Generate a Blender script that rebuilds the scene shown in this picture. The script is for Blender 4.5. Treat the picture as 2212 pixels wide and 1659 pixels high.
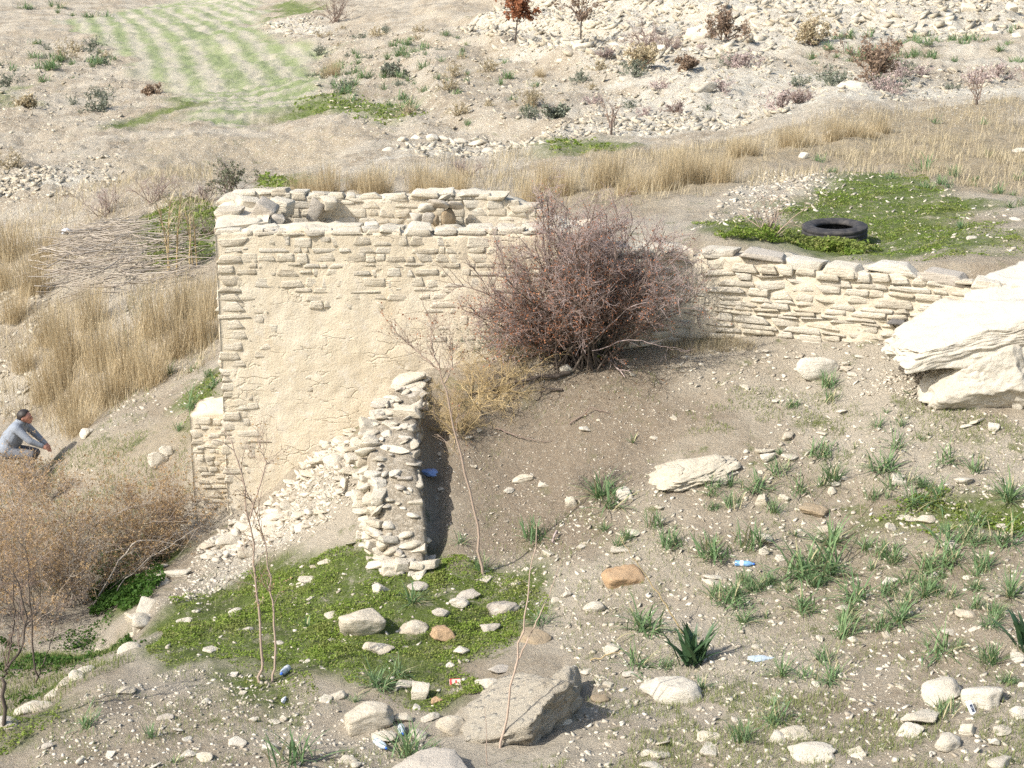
import bpy, bmesh, math
import numpy as np
from mathutils import Vector, Matrix, Euler, noise as mnoise

for o in list(bpy.data.objects): bpy.data.objects.remove(o)
SC = bpy.context.scene
COL = SC.collection
rng = np.random.default_rng(7)
rad = math.radians

# ------------------------------------------------------------------ camera, sky, sun, exposure
PITCH = rad(15.0); CAMZ = 8.0; F = 3510.0; CX, CY = 1106.0, 829.5     # pixel units of a 2212 x 1659 picture
cam = bpy.data.objects.new('camera', bpy.data.cameras.new('camera'))
cam.location = (0, 0, CAMZ); cam.rotation_euler = (math.pi/2 - PITCH, 0, 0)
cam.data.sensor_width = 36; cam.data.lens = F/2212*36; cam.data.clip_end = 2000; cam.data.clip_start = .1
COL.objects.link(cam); SC.camera = cam
SUN_EL = rad(41); SUN_AZ = math.atan2(-.84, -.54)            # where the sun stands: behind the camera, to the left
world = bpy.data.worlds.new('World'); SC.world = world; world.use_nodes = True
wn = world.node_tree; bg = wn.nodes['Background']
sky = wn.nodes.new('ShaderNodeTexSky'); sky.sky_type = 'NISHITA'; sky.sun_disc = False
sky.sun_elevation = SUN_EL; sky.sun_rotation = SUN_AZ; sky.air_density = 1.2; sky.dust_density = 2.5
wn.links.new(sky.outputs[0], bg.inputs[0]); bg.inputs[1].default_value = .15
sun = bpy.data.objects.new('sun', bpy.data.lights.new('sun', 'SUN')); COL.objects.link(sun)
sun.data.energy = 4.4; sun.data.angle = rad(.53); sun.data.color = (1, .955, .88)
sd = Vector((math.sin(SUN_AZ)*math.cos(SUN_EL), math.cos(SUN_AZ)*math.cos(SUN_EL), math.sin(SUN_EL)))
sun.rotation_euler = sd.to_track_quat('Z', 'Y').to_euler()
SC.view_settings.view_transform = 'Standard'; SC.view_settings.look = 'None'
SC.view_settings.exposure = .50; SC.view_settings.gamma = 1
SC.cycles.use_denoising = False; SC.cycles.max_bounces = 4; SC.cycles.diffuse_bounces = 2; SC.cycles.glossy_bounces = 1; SC.cycles.transmission_bounces = 4; SC.cycles.transparent_max_bounces = 6; SC.cycles.caustics_reflective = False; SC.cycles.caustics_refractive = False

# ------------------------------------------------------------------ small numeric helpers
def vnoise(x, y, seed=0):
    xi = np.floor(x).astype(np.int64); yi = np.floor(y).astype(np.int64); fx = x-xi; fy = y-yi
    def h(a, b):
        n = (a*374761393 + b*668265263 + seed*982451653) & 0x7fffffff
        n = ((n ^ (n >> 13))*1274126177) & 0x7fffffff
        return ((n ^ (n >> 16)) & 0xffff)/65535.0
    ux = fx*fx*(3-2*fx); uy = fy*fy*(3-2*fy)
    a = h(xi, yi)*(1-ux)+h(xi+1, yi)*ux; b = h(xi, yi+1)*(1-ux)+h(xi+1, yi+1)*ux
    return a*(1-uy)+b*uy - .5
def fbm(x, y, s, o=4, seed=0):
    x = np.asarray(x, float); y = np.asarray(y, float)
    r = 0; a = 1.0
    for i in range(o):
        c_, s_ = math.cos(.6+1.1*i), math.sin(.6+1.1*i); r = r + a*vnoise((x*c_-y*s_)*s+17.3*i, (x*s_+y*c_)*s-9.1*i, seed+i); s *= 2.03; a *= .58
    return r
def ray(u, v):
    t = (v-CY)/F; dy = math.cos(PITCH)-t*math.sin(PITCH); dz = -math.sin(PITCH)-t*math.cos(PITCH)
    return (u-CX)/F/dy, dz/dy                       # x and z per metre of depth
def unp(u, v, Y):
    a, b = ray(u, v); return (a*Y, Y, CAMZ+b*Y)
def smooth(a, b, x):
    t = np.clip((x-a)/(b-a), 0, 1); return t*t*(3-2*t)

# ------------------------------------------------------------------ the lie of the land: surveyed points (bearing, dip, distance)
SH = [(-500,1100,24),(-500,1500,15),(-300,900,29),(40,1100,25),(0,1400,18.5),(250,1400,18.3),(200,1330,20),(280,1260,21.4),
      (0,1560,15.7),(100,1200,22.8),(-200,1300,20),(450,850,25),(440,930,24.2),(350,990,24),(200,945,26),(90,1020,26.2),(400,890,25.2),(300,1080,23.4),
      (160,1130,23.8),(395,1090,22.9),(300,850,28.2),(100,900,30),(0,850,32),(250,700,32),
      (0,600,42),(-300,600,42),(250,560,36.5),(420,600,34),(400,480,39),(0,480,49),(460,560,35),(300,400,47),(100,400,53),(100,450,50),(-300,400,55),(250,350,57),(0,330,62),
      (560,372,56),(600,360,57.5),(600,312,60),(450,300,62),(600,290,62),(300,290,66),(550,270,67),(400,225,74),(650,230,72),(200,200,84),(0,200,86),(-300,200,90),(0,110,108),
      (450,150,96),(300,100,113),(600,120,102),(500,60,136),(400,0,190),(100,55,138),(60,20,165),(-300,60,145),
      (720,60,112),(800,150,82),(740,230,71),(740,290,60),(1000,200,67),(1000,100,86),(900,30,112),(1000,0,112),(620,30,145)]
BACK = [(900,410,38.5),(650,415,40),(1000,380,42),(1100,330,48),(800,340,50),(700,380,45),(1150,410,34),(1250,460,28),(1350,340,42),(1300,285,52),(1150,300,53),
      (1500,370,33),(1500,440,28),(1800,525,24.6),(1640,500,24.2),(1530,505,23.2),(2000,430,27.5),(2200,540,22.1),(2080,560,21.6),(2200,400,29),(1700,385,31),(1760,400,29.2),(1600,420,28.5),
      (2200,300,38),(1900,275,40),(2100,228,46),(1700,300,38.5),(2500,500,22.5),(2700,350,32),(2600,250,44),(1900,210,54),(2150,200,57),(1500,210,57),(1700,180,62),
      (1500,100,73),(1300,150,70),(2000,135,67.5),(2000,60,78),(2200,0,88),(2600,60,80),(1500,0,92),(1250,50,88)]
FRONT = [(480,1125,22),(420,1180,21.2),(700,1000,21.2),(620,1075,21.3),(740,1150,19.6),(560,1200,20.2),(740,950,21.9),(900,830,21.7),(1000,880,21.2),(1180,752,22.0),
      (1106,1000,20.4),(1106,1200,18.7),(950,1000,20.25),(960,1100,19.5),(940,1190,18.7),(1000,1400,16.5),(700,1400,16.6),(800,1280,17.9),(450,1300,18.9),(345,1250,20.2),(322,1300,18.6),(300,1390,16.9),(170,1480,15.7),(20,1560,14.8),
      (430,1500,15.4),(0,1659,13.9),(-300,1659,13.6),(-200,1570,14.3),(1106,1659,13.5),(600,1640,13.9),(1450,745,22.1),(1900,735,21.2),(1700,755,21.4),(1700,900,20.1),(1400,850,21),(1500,1050,19),(1500,1300,16.9),(1550,1500,14.8),
      (2200,1659,12.7),(2200,1400,14.6),(2200,1200,16.6),(2200,1000,18.4),(2200,850,19.7),(2600,800,19.2),(2600,1200,16.2),(2600,1659,12.4),(1800,1150,17.9),(1650,1659,13.1),(2050,780,20.6)]
def rbf(points, extra):
    P = np.array([unp(*p) for p in points]+extra)
    c = lambda x, y: np.stack([np.asarray(x)/np.asarray(y)*6, np.log(np.asarray(y))*4], -1)
    Q = c(P[:,0], P[:,1]); n = len(P)
    K = np.sqrt(((Q[:,None]-Q[None])**2).sum(-1)+.01); A = np.zeros((n+3, n+3)); A[:n,:n] = K-1e-3*np.eye(n)
    A[:n,n] = 1; A[:n,n+1:] = Q; A[n,:n] = 1; A[n+1:,:n] = Q.T
    w = np.linalg.solve(A, np.concatenate([P[:,2], [0,0,0]]))
    def f(x, y):
        x = np.atleast_1d(np.asarray(x, float)); y = np.atleast_1d(np.asarray(y, float)); out = np.empty(x.shape); xf = x.ravel(); yf = y.ravel(); r = np.empty(xf.size)
        for i in range(0, xf.size, 40000):
            q = c(xf[i:i+40000], yf[i:i+40000])
            r[i:i+40000] = np.sqrt(((q[:,None]-Q[None])**2).sum(-1)+.01)@w[:n]+w[n]+q@w[n+1:]
        return r.reshape(x.shape)
    return f
FAR = [(x, 330.0, 20+.02*abs(x)+(.06*x if x > 0 else 0)) for x in (-160,-80,0,80,160)]+[(60,150,13),(95,170,18),(-90,190,6),(-130,330,22)]
NEAR = [(0,5,1.4),(-4,5,1.2),(5,5,1.7),(9,9,2.2),(-9,9,.4)]
zF = rbf(SH+FRONT, NEAR+FAR); zB = rbf(SH+BACK, FAR)
WX = [-30,-8,-4.6,-4.2,.6,2.4,7.0,9.5,30]; WY = [24.5,24.0,23.4,23.3,23.3,22.75,20.55,19.6,16]
def ground(x, y, detail=True):
    x = np.asarray(x, float); y = np.asarray(y, float); s = np.shape(x); x = np.atleast_1d(x); y = np.atleast_1d(y)
    yw = np.interp(x, WX, WY); wd = .22+np.clip(-4.6-x, 0, 3)*.6
    t = smooth(-wd, wd, y-yw)
    z = zF(x, y)*(1-t)+zB(x, y)*t
    if True:                                                           # trench along the shaded side of the cross wall
        z = z-.26*np.exp(-((x+.98)/.18)**2)*smooth(18.5, 19.2, y)*smooth(21.7, 21.2, y)
    tm = smooth(44, 56, y)*np.clip(.35+.08*(x+8), .25, 1)*(1-.9*np.exp(-((x+16+(y-65)*.30)/10)**2)); h_ = z/.85+.55*fbm(x, y, .06, 3, 81); f_ = h_-np.floor(h_)
    z = z+tm*.85*(smooth(.38, .62, f_)-f_)*.8
    if detail:
        k = np.clip((y-25)/40, 0, 1)
        z = z+(.10+.35*k)*fbm(x, y, .7-.5*k*.8, 3, 3)+.055*fbm(x, y, 3.2, 4, 9)*(1+2.5*k)
    return z.reshape(s) if s else float(z[0])
_YS = np.geomspace(7, 300, 900)
def at(u, v, side='f'):
    a, b = ray(u, v); ys = _YS; x = a*ys; zr = CAMZ+b*ys
    z = (zF if side == 'f' else zB)(x, ys); d = zr-z
    start = 0
    if side == 'b': start = int(np.searchsorted(ys, np.interp(a*22, WX, WY)+.1))
    i = start
    while i < len(ys)-1 and d[i] < 0: i += 1
    idx = np.nonzero(d[i:] < 0)[0]
    if len(idx) == 0: Y = 290.0
    else:
        j = i+idx[0]; t = d[j-1]/(d[j-1]-d[j]+1e-9); Y = ys[j-1]+t*(ys[j]-ys[j-1])
    return a*Y, Y
def pxm(Y, v=900):                                     # pixels (2212 wide) per metre at depth Y
    t = (v-CY)/F; return F/Y*(math.cos(PITCH)-t*math.sin(PITCH))
def poly(pts, side='f'): return np.array([at(u, v, side) for u, v in pts])
def inside(P, x, y):
    x = np.asarray(x); y = np.asarray(y); r = np.zeros(x.shape, bool); n = len(P); j = n-1
    for i in range(n):
        xi, yi = P[i]; xj, yj = P[j]
        c = ((yi > y) != (yj > y)) & (x < (xj-xi)*(y-yi)/(yj-yi+1e-12)+xi); r ^= c; j = i
    return r
def edgedist(P, x, y):
    d = np.full(np.shape(x), 1e9)
    for i in range(len(P)):
        a = P[i-1]; b = P[i]; ab = b-a; t = np.clip(((x-a[0])*ab[0]+(y-a[1])*ab[1])/(ab@ab+1e-9), 0, 1)
        d = np.minimum(d, np.hypot(x-a[0]-t*ab[0], y-a[1]-t*ab[1]))
    return d
def softin(P, x, y, wob=.3, soft=.3, sc=1.2, seed=5):
    xx = x+wob*2*fbm(x, y, sc, 3, seed); yy = y+wob*2*fbm(x, y, sc, 3, seed+40)
    e = edgedist(P, xx, yy)*np.where(inside(P, xx, yy), 1, -1)
    return smooth(-soft, soft, e)
def sample(P, n, seed):
    r = np.random.default_rng(seed); lo = P.min(0); hi = P.max(0); out = np.zeros((0, 2))
    for _ in range(60):
        q = r.uniform(lo, hi, (n*2, 2)); q = q[inside(P, q[:,0], q[:,1])]; out = np.concatenate([out, q])
        if len(out) >= n: break
    return out[:n]

# ------------------------------------------------------------------ object helpers
def mesh_np(name, V, Fa, mat=None, smoothf=False, fmat=None, mats=None):
    me = bpy.data.meshes.new(name); V = np.asarray(V, np.float32).reshape(-1, 3)
    if isinstance(Fa, np.ndarray): Fa = [Fa]
    Fa = [np.asarray(f, np.int32) for f in Fa if len(f)]
    me.vertices.add(len(V)); me.vertices.foreach_set('co', V.ravel())
    nl = sum(f.size for f in Fa); nf = sum(len(f) for f in Fa)
    me.loops.add(nl); me.loops.foreach_set('vertex_index', np.concatenate([f.ravel() for f in Fa]))
    me.polygons.add(nf)
    tot = np.concatenate([np.full(len(f), f.shape[1], np.int32) for f in Fa]); st = np.concatenate([[0], np.cumsum(tot)[:-1]]).astype(np.int32)
    me.polygons.foreach_set('loop_start', st); me.polygons.foreach_set('loop_total', tot)
    if smoothf: me.polygons.foreach_set('use_smooth', np.ones(nf, bool))
    for m in (mats or ([mat] if mat else [])): me.materials.append(m)
    if fmat is not None: me.polygons.foreach_set('material_index', np.asarray(fmat, np.int32))
    me.update(calc_edges=True); return me
def link(name, me, parent=None, loc=None, rot=None, scale=None):
    o = bpy.data.objects.new(name, me); COL.objects.link(o)
    if parent is not None: o.parent = parent
    if loc is not None: o.location = loc
    if rot is not None: o.rotation_euler = rot
    if scale is not None: o.scale = scale
    return o
def tag(o, label=None, cat=None, group=None, kind=None):
    if label: o['label'] = label
    if cat: o['category'] = cat
    if group: o['group'] = group
    if kind: o['kind'] = kind
    return o
def empty(name, loc, rz=0, label=None, cat=None, group=None):
    o = bpy.data.objects.new(name, None); o.empty_display_size = .1; COL.objects.link(o); o.location = loc; o.rotation_euler = (0, 0, rz)
    return tag(o, label, cat, group)
def merge(parts):
    Vs = []; Fs = {}; n = 0
    for V, Fl in parts:
        V = np.asarray(V).reshape(-1, 3)
        for f in (Fl if isinstance(Fl, list) else [Fl]):
            f = np.asarray(f)
            if len(f): Fs.setdefault(f.shape[1], []).append(f+n)
        Vs.append(V); n += len(V)
    return np.concatenate(Vs), [np.concatenate(x) for x in Fs.values()]
def tube_np(P, R, sides=3, cap=False):
    P = np.asarray(P, float); R = np.asarray(R, float)
    if P.ndim == 2: P = P[None]; R = R[None]
    N, K, _ = P.shape; T = np.gradient(P, axis=1); T /= np.linalg.norm(T, axis=-1, keepdims=True)+1e-9
    up = np.where(np.abs(T[...,2:]) > .9, np.array([1.,0,0]), np.array([0,0,1.]))
    A = np.cross(T, up); A /= np.linalg.norm(A, axis=-1, keepdims=True)+1e-9; B = np.cross(T, A)
    th = np.arange(sides)*2*math.pi/sides
    V = P[:,:,None]+R[:,:,None,None]*(A[:,:,None]*np.cos(th)[:,None]+B[:,:,None]*np.sin(th)[:,None])
    idx = np.arange(N*K*sides).reshape(N, K, sides)
    a = idx[:,:-1]; b = np.roll(a, -1, 2); d = idx[:,1:]; c = np.roll(d, -1, 2)
    Fq = np.stack([a, b, c, d], -1).reshape(-1, 4)
    if cap and sides == 4: Fq = np.concatenate([Fq, idx[:,0,::-1], idx[:,-1]])
    return V.reshape(-1, 3), Fq
def blades(base, az, lean, L, W, segs=3, droop=.8, fold=0.0):
    """ribbons that rise from base, leaning towards az and drooping; all arguments arrays of length N"""
    N = len(base); s = np.linspace(0, 1, segs+1)
    th = lean[:,None]+droop*np.asarray(s)[None]**1.3*np.ones((N, 1))*(np.ones(N)[:,None] if np.isscalar(droop) else 1)
    st = (L/segs)[:,None]; h = np.concatenate([np.zeros((N,1)), np.cumsum(np.sin(th[:,:-1])*st, 1)], 1); z = np.concatenate([np.zeros((N,1)), np.cumsum(np.cos(th[:,:-1])*st, 1)], 1)
    ca = np.cos(az)[:,None]; sa = np.sin(az)[:,None]
    C = np.stack([base[:,0:1]+h*ca, base[:,1:2]+h*sa, base[:,2:3]+z], -1)
    w = (W[:,None]*(.55+.9*s-1.42*s**2.2)[None]).clip(1e-4)*.5
    side = np.stack([-sa, ca, np.zeros_like(ca)], -1)
    Lf = C-side*w[...,None]; Rt = C+side*w[...,None]
    V = np.stack([Lf, Rt], 2).reshape(-1, 3); i = np.arange(N*(segs+1)*2).reshape(N, segs+1, 2)
    Fq = np.stack([i[:,:-1,0], i[:,:-1,1], i[:,1:,1], i[:,1:,0]], -1).reshape(-1, 4)
    return V, Fq
def leafquads(pos, size, r, up=.6):
    N = len(pos); n = r.normal(size=(N, 3)); n[:,2] = np.abs(n[:,2])+up; n /= np.linalg.norm(n, axis=1, keepdims=True)
    a = np.cross(n, r.normal(size=(N, 3))); a /= np.linalg.norm(a, axis=1, keepdims=True)+1e-9; b = np.cross(n, a)
    s = (np.asarray(size)*np.ones(N))[:,None]
    V = np.stack([pos-a*s, pos-b*s*.62+n*s*.12, pos+a*s, pos+b*s*.62+n*s*.12], 1).reshape(-1, 3)
    return V, np.arange(N*4).reshape(N, 4)
def grow(r, base, dirs, L, k, jit, curl=0.0, sag=0.0):
    """polylines from base (N,3) along dirs with wobble"""
    N = len(base); P = np.empty((N, k+1, 3)); P[:,0] = base; d = dirs/np.linalg.norm(dirs, axis=1, keepdims=True)
    for i in range(k):
        d = d+r.normal(size=(N, 3))*jit; d[:,2] += curl-sag*i/k; d /= np.linalg.norm(d, axis=1, keepdims=True); P[:,i+1] = P[:,i]+d*(L/k)[:,None]
    return P
def offshoots(r, P, n, ang, lo=.25, hi=1.0, up=0.0):
    """n children per polyline of P: start points and directions"""
    N, K, _ = P.shape; f = r.uniform(lo, hi, (N, n))*(K-1); i = np.clip(f.astype(int), 0, K-2); t = (f-i)[...,None]
    a = np.arange(N)[:,None]; S = P[a, i]*(1-t)+P[a, i+1]*t; D = P[a, i+1]-P[a, i]; D = D/(np.linalg.norm(D, axis=-1, keepdims=True)+1e-9)
    q = r.normal(size=(N, n, 3)); q -= (q*D).sum(-1, keepdims=True)*D; q /= np.linalg.norm(q, axis=-1, keepdims=True)+1e-9
    D2 = D*math.cos(ang)+q*math.sin(ang); D2[...,2] += up
    return S.reshape(-1, 3), D2.reshape(-1, 3), (f/(K-1)).ravel()

# ------------------------------------------------------------------ materials (procedural, world-space)
class NT:
    def __init__(s, name, rough=.9):
        s.m = bpy.data.materials.new(name); s.m.use_nodes = True; s.t = s.m.node_tree; s.b = s.t.nodes['Principled BSDF']
        s.b.inputs['Roughness'].default_value = rough; s.b.inputs['Specular IOR Level'].default_value = .2
        g = s.t.nodes.new('ShaderNodeNewGeometry'); s.pos = g.outputs['Position']
    def n(s, typ): return s.t.nodes.new('ShaderNode'+typ)
    def put(s, sock, val):
        if isinstance(val, bpy.types.NodeSocket): s.t.links.new(val, sock)
        elif val is not None: sock.default_value = (*val, 1) if isinstance(val, tuple) and len(val) == 3 and sock.type == 'RGBA' else val
    def noise(s, sc, det=4, ro=.6, vec=None, dist=0):
        x = s.n('TexNoise'); s.put(x.inputs['Vector'], vec or s.pos); x.inputs['Scale'].default_value = sc; x.inputs['Detail'].default_value = det; x.inputs['Roughness'].default_value = ro; x.inputs['Distortion'].default_value = dist
        return x.outputs['Fac']
    def voro(s, sc, feat='F1', out='Distance', rnd=1.0, vec=None):
        x = s.n('TexVoronoi'); x.feature = feat; s.put(x.inputs['Vector'], vec or s.pos); x.inputs['Scale'].default_value = sc; x.inputs['Randomness'].default_value = rnd
        return x.outputs[out]
    def math(s, op, a, b=None, clamp=False):
        x = s.n('Math'); x.operation = op; x.use_clamp = clamp; s.put(x.inputs[0], a); s.put(x.inputs[1], b); return x.outputs[0]
    def step(s, f, a, b):
        x = s.n('MapRange'); x.interpolation_type = 'SMOOTHSTEP'; s.put(x.inputs['Value'], f); x.inputs['From Min'].default_value = a; x.inputs['From Max'].default_value = b; return x.outputs[0]
    def mix(s, f, a, b):
        x = s.n('Mix'); x.data_type = 'RGBA'; s.put(x.inputs[0], f); s.put(x.inputs[6], a); s.put(x.inputs[7], b); return x.outputs[2]
    def attr(s, n):
        x = s.n('Attribute'); x.attribute_name = n; return x.outputs['Fac']
    def rnd(s): return s.n('ObjectInfo').outputs['Random']
    def isl(s):
        g = s.n('NewGeometry'); return g.outputs['Random Per Island']
    def col(s, c): s.put(s.b.inputs['Base Color'], c); return s
    def bump(s, h, st=.5, d=.02):
        x = s.n('Bump'); x.inputs['Strength'].default_value = st; x.inputs['Distance'].default_value = d; s.put(x.inputs['Height'], h); s.put(s.b.inputs['Normal'], x.outputs[0]); return s
    def mapped(s, sx, sy, sz):
        x = s.n('Mapping'); s.put(x.inputs['Vector'], s.pos); x.inputs['Scale'].default_value = (sx, sy, sz); return x.outputs[0]
def stone_mat(name, dark, light, patch, pf=.5, layer=True):
    k = NT(name); c = k.mix(k.rnd(), dark, light)
    c = k.mix(k.step(k.noise(6, 5, .7), .42, .66), c, light)
    c = k.mix(k.math('MULTIPLY', k.step(k.noise(2.3, 6, .7), .56, .72), pf), c, patch)
    c = k.mix(k.math('MULTIPLY', k.step(k.noise(45, 5, .75), .52, .68), .3), c, patch)
    c = k.mix(k.math('MULTIPLY', k.step(k.noise(17, 6, .8), .55, .64), .3), c, tuple(x*.8 for x in patch))
    h = k.math('ADD', k.noise(16, 9, .78), k.math('MULTIPLY', k.noise(5, 6, .7, k.mapped(1, 1, 6) if layer else None), .9))
    return k.col(c).bump(h, .85, .04).m
M = {}
M['lime'] = stone_mat('limestone', (.47,.405,.305), (.61,.55,.44), (.34,.295,.225))
M['limewhite'] = stone_mat('white_limestone', (.50,.445,.35), (.62,.57,.475), (.38,.33,.26), .6)
M['limewarm'] = stone_mat('warm_limestone', (.54,.475,.36), (.64,.58,.47), (.45,.385,.285), .35)
M['limegrey'] = stone_mat('grey_limestone', (.38,.335,.27), (.50,.45,.38), (.27,.24,.20), .6)
M['plasterstone'] = stone_mat('plastered_stone', (.57,.50,.385), (.63,.565,.455), (.48,.41,.30), .35)
M['rust'] = stone_mat('rust_stone', (.34,.19,.085), (.47,.33,.20), (.25,.12,.05), .7, False)
M['brownstone'] = stone_mat('brown_stone', (.29,.22,.14), (.36,.29,.2), (.20,.15,.10), .6, False)
M['darkstone'] = stone_mat('dark_stone', (.14,.13,.12), (.2,.19,.18), (.10,.09,.08), .6)
def flat_mat(name, a, b, rough=.8, sc=30, trans=0, spec=.2):
    k = NT(name, rough); c = k.mix(k.isl(), a, b); c = k.mix(k.math('MULTIPLY', k.rnd(), .45), c, tuple(x*.72 for x in a)); k.col(c)
    k.b.inputs['Specular IOR Level'].default_value = spec
    if trans:
        t = k.n('BsdfTranslucent'); k.put(t.inputs[0], c); x = k.n('MixShader'); x.inputs[0].default_value = trans
        k.t.links.new(k.b.outputs[0], x.inputs[1]); k.t.links.new(t.outputs[0], x.inputs[2]); k.t.links.new(x.outputs[0], k.t.nodes['Material Output'].inputs[0])
    return k.m
def leafy(name, a, b, dead, thr, trans, rough=.55, sc=1.6, alt=None):
    k = NT(name, rough); i_ = k.isl(); c = k.mix(i_, a, b); c = k.mix(k.math('MULTIPLY', k.rnd(), .4), c, tuple(x*.75 for x in a))
    if alt: c = k.mix(k.math('MULTIPLY', k.step(k.noise(sc, 5, .7), .45, .62), .75), c, alt)
    c = k.mix(k.math('GREATER_THAN', i_, thr), c, dead); k.col(c); t = k.n('BsdfTranslucent'); k.put(t.inputs[0], c); x = k.n('MixShader'); x.inputs[0].default_value = trans
    k.t.links.new(k.b.outputs[0], x.inputs[1]); k.t.links.new(t.outputs[0], x.inputs[2]); k.t.links.new(x.outputs[0], k.t.nodes['Material Output'].inputs[0]); return k.m
M['asph_plain'] = flat_mat('asphodel_leaf', (.12,.215,.09), (.23,.335,.145), .5, trans=.25, spec=.35)
M['asph'] = leafy('asphodel_leaf', (.11,.20,.085), (.24,.335,.15), (.46,.41,.24), .90, .25)
M['broad'] = flat_mat('broad_leaf', (.045,.095,.045), (.08,.14,.06), .45, trans=.2, spec=.4)
M['clover'] = flat_mat('clover_leaf', (.135,.21,.03), (.26,.35,.06), .6, trans=.35)
M['clover'] = leafy('clover_leaf', (.15,.23,.035), (.30,.385,.075), (.38,.36,.14), .94, .38, .6, 1.6, (.23,.25,.075))
M['grass'] = flat_mat('green_grass', (.19,.235,.07), (.32,.35,.14), .6, trans=.35)
M['straw'] = flat_mat('dry_straw', (.47,.37,.22), (.64,.54,.36), .7, trans=.3)
M['straw2'] = flat_mat('pale_dry_grass', (.42,.35,.22), (.55,.47,.32), .7, trans=.2)
M['cane'] = flat_mat('dead_cane', (.34,.29,.235), (.52,.46,.38), .7)
M['tumble'] = flat_mat('dry_thorn', (.46,.34,.17), (.58,.46,.26), .8)
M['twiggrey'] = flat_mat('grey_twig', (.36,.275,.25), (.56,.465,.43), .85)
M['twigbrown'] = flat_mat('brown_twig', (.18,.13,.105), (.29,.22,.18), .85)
M['bark'] = flat_mat('dark_bark', (.075,.06,.05), (.13,.105,.085), .9)
M['palebark'] = flat_mat('pale_bark', (.36,.27,.21), (.48,.38,.30), .85)
M['redleaf'] = flat_mat('red_leaf', (.30,.115,.055), (.45,.21,.11), .7, trans=.25)
M['tanleaf'] = flat_mat('tan_leaf', (.40,.265,.13), (.58,.43,.245), .8, trans=.35)
M['brownleaf'] = flat_mat('brown_leaf', (.26,.185,.13), (.38,.28,.2), .8, trans=.25)
M['sageleaf'] = flat_mat('sage_leaf', (.16,.18,.13), (.25,.27,.205), .8, trans=.1)
M['darkleaf'] = flat_mat('dark_leaf', (.11,.125,.075), (.19,.20,.125), .8, trans=.1)
M['ivy'] = flat_mat('green_creeper_leaf', (.035,.09,.012), (.09,.17,.025), .6, trans=.25)
M['litter'] = flat_mat('leaf_litter', (.17,.10,.055), (.26,.165,.095), .9)

# the ground: soil tints, gravel and patches are carried as attributes of the terrain
def terrain_mat():
    k = NT('hillside_soil', .95)
    soil = k.mix(k.step(k.noise(1.6, 6, .7), .35, .65), (.325,.265,.19), (.445,.38,.285))
    soil = k.mix(k.step(k.noise(.35, 4, .6), .4, .62), soil, (.50,.44,.345))
    soil = k.mix(k.attr('dark'), soil, k.mix(k.noise(7, 5, .7), (.235,.185,.13), (.345,.28,.205)))
    soil = k.mix(k.attr('tan'), soil, k.mix(k.noise(2.0, 6, .7), (.35,.285,.195), (.49,.42,.31)))
    soil = k.mix(k.attr('straw'), soil, k.mix(k.noise(3.0, 6, .75), (.27,.21,.13), (.47,.39,.26)))
    chalk = k.mix(k.step(k.noise(4.5, 6, .75), .35, .62), (.50,.45,.36), (.70,.66,.56))
    edge = k.math('ADD', k.attr('chalk'), k.math('MULTIPLY', k.math('SUBTRACT', k.noise(.5, 9, .78), .5), 2.2))
    soil = k.mix(k.math('MULTIPLY', k.step(edge, .3, .95), .9), soil, chalk)
    rows = k.math('SINE', k.math('ADD', k.math('MULTIPLY', k.attr('fieldc'), 3.6), k.math('MULTIPLY', k.noise(.15, 3, .5), 1.5)))
    f2 = k.math('ADD', k.math('MULTIPLY', rows, .12), k.math('MULTIPLY', k.noise(.16, 7, .72), .8)); f2 = k.math('ADD', f2, k.math('MULTIPLY', k.noise(8, 6, .9), .8))
    fld = k.mix(k.step(f2, .62, .98), (.46,.42,.325), (.235,.285,.125))
    soil = k.mix(k.attr('field'), soil, fld)
    g = k.math('MULTIPLY', k.attr('green'), k.step(k.noise(3.3, 5, .75), .25, .5))
    soil = k.mix(g, soil, k.mix(k.noise(9, 4, .7), (.075,.11,.022), (.16,.205,.05)))
    thin = k.math('MULTIPLY', k.step(k.noise(2.1, 6, .75), .55, .68), k.attr('moss'))
    soil = k.mix(thin, soil, k.mix(k.noise(20, 3, .7), (.10,.13,.035), (.22,.22,.10)))
    soil = k.mix(k.math('MULTIPLY', k.step(k.noise(26, 6, .8), .47, .62), .5), soil, k.mix(.35, soil, (.10,.08,.058)))
    soil = k.mix(k.math('MULTIPLY', k.step(k.noise(11, 6, .8), .52, .64), .35), soil, (.50,.455,.37))
    # grit: pale chips of two sizes lying in the soil
    v1 = k.voro(34); v2 = k.voro(90); keep = k.step(k.noise(5, 4, .7), .40, .58)
    chip = k.math('MAXIMUM', k.math('MULTIPLY', k.math('LESS_THAN', v1, .22), keep), k.math('MULTIPLY', k.math('LESS_THAN', v2, .25), .65))
    far = k.math('MULTIPLY', k.math('LESS_THAN', k.voro(9), .25), k.attr('far'))
    chip = k.math('MAXIMUM', k.math('MULTIPLY', chip, .8), far)
    chip = k.math('MULTIPLY', chip, k.math('SUBTRACT', 1.0, k.math('MULTIPLY', k.math('MAXIMUM', k.attr('green'), k.attr('field')), .85)))
    soil = k.mix(chip, soil, (.66,.61,.50))
    h = k.math('ADD', k.math('ADD', k.noise(9, 10, .8), k.math('MULTIPLY', k.noise(1.5, 5, .7), 1.5)), k.math('MULTIPLY', chip, .5))
    return k.col(soil).bump(h, 1.0, .09).m
M['soil'] = terrain_mat()
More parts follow.
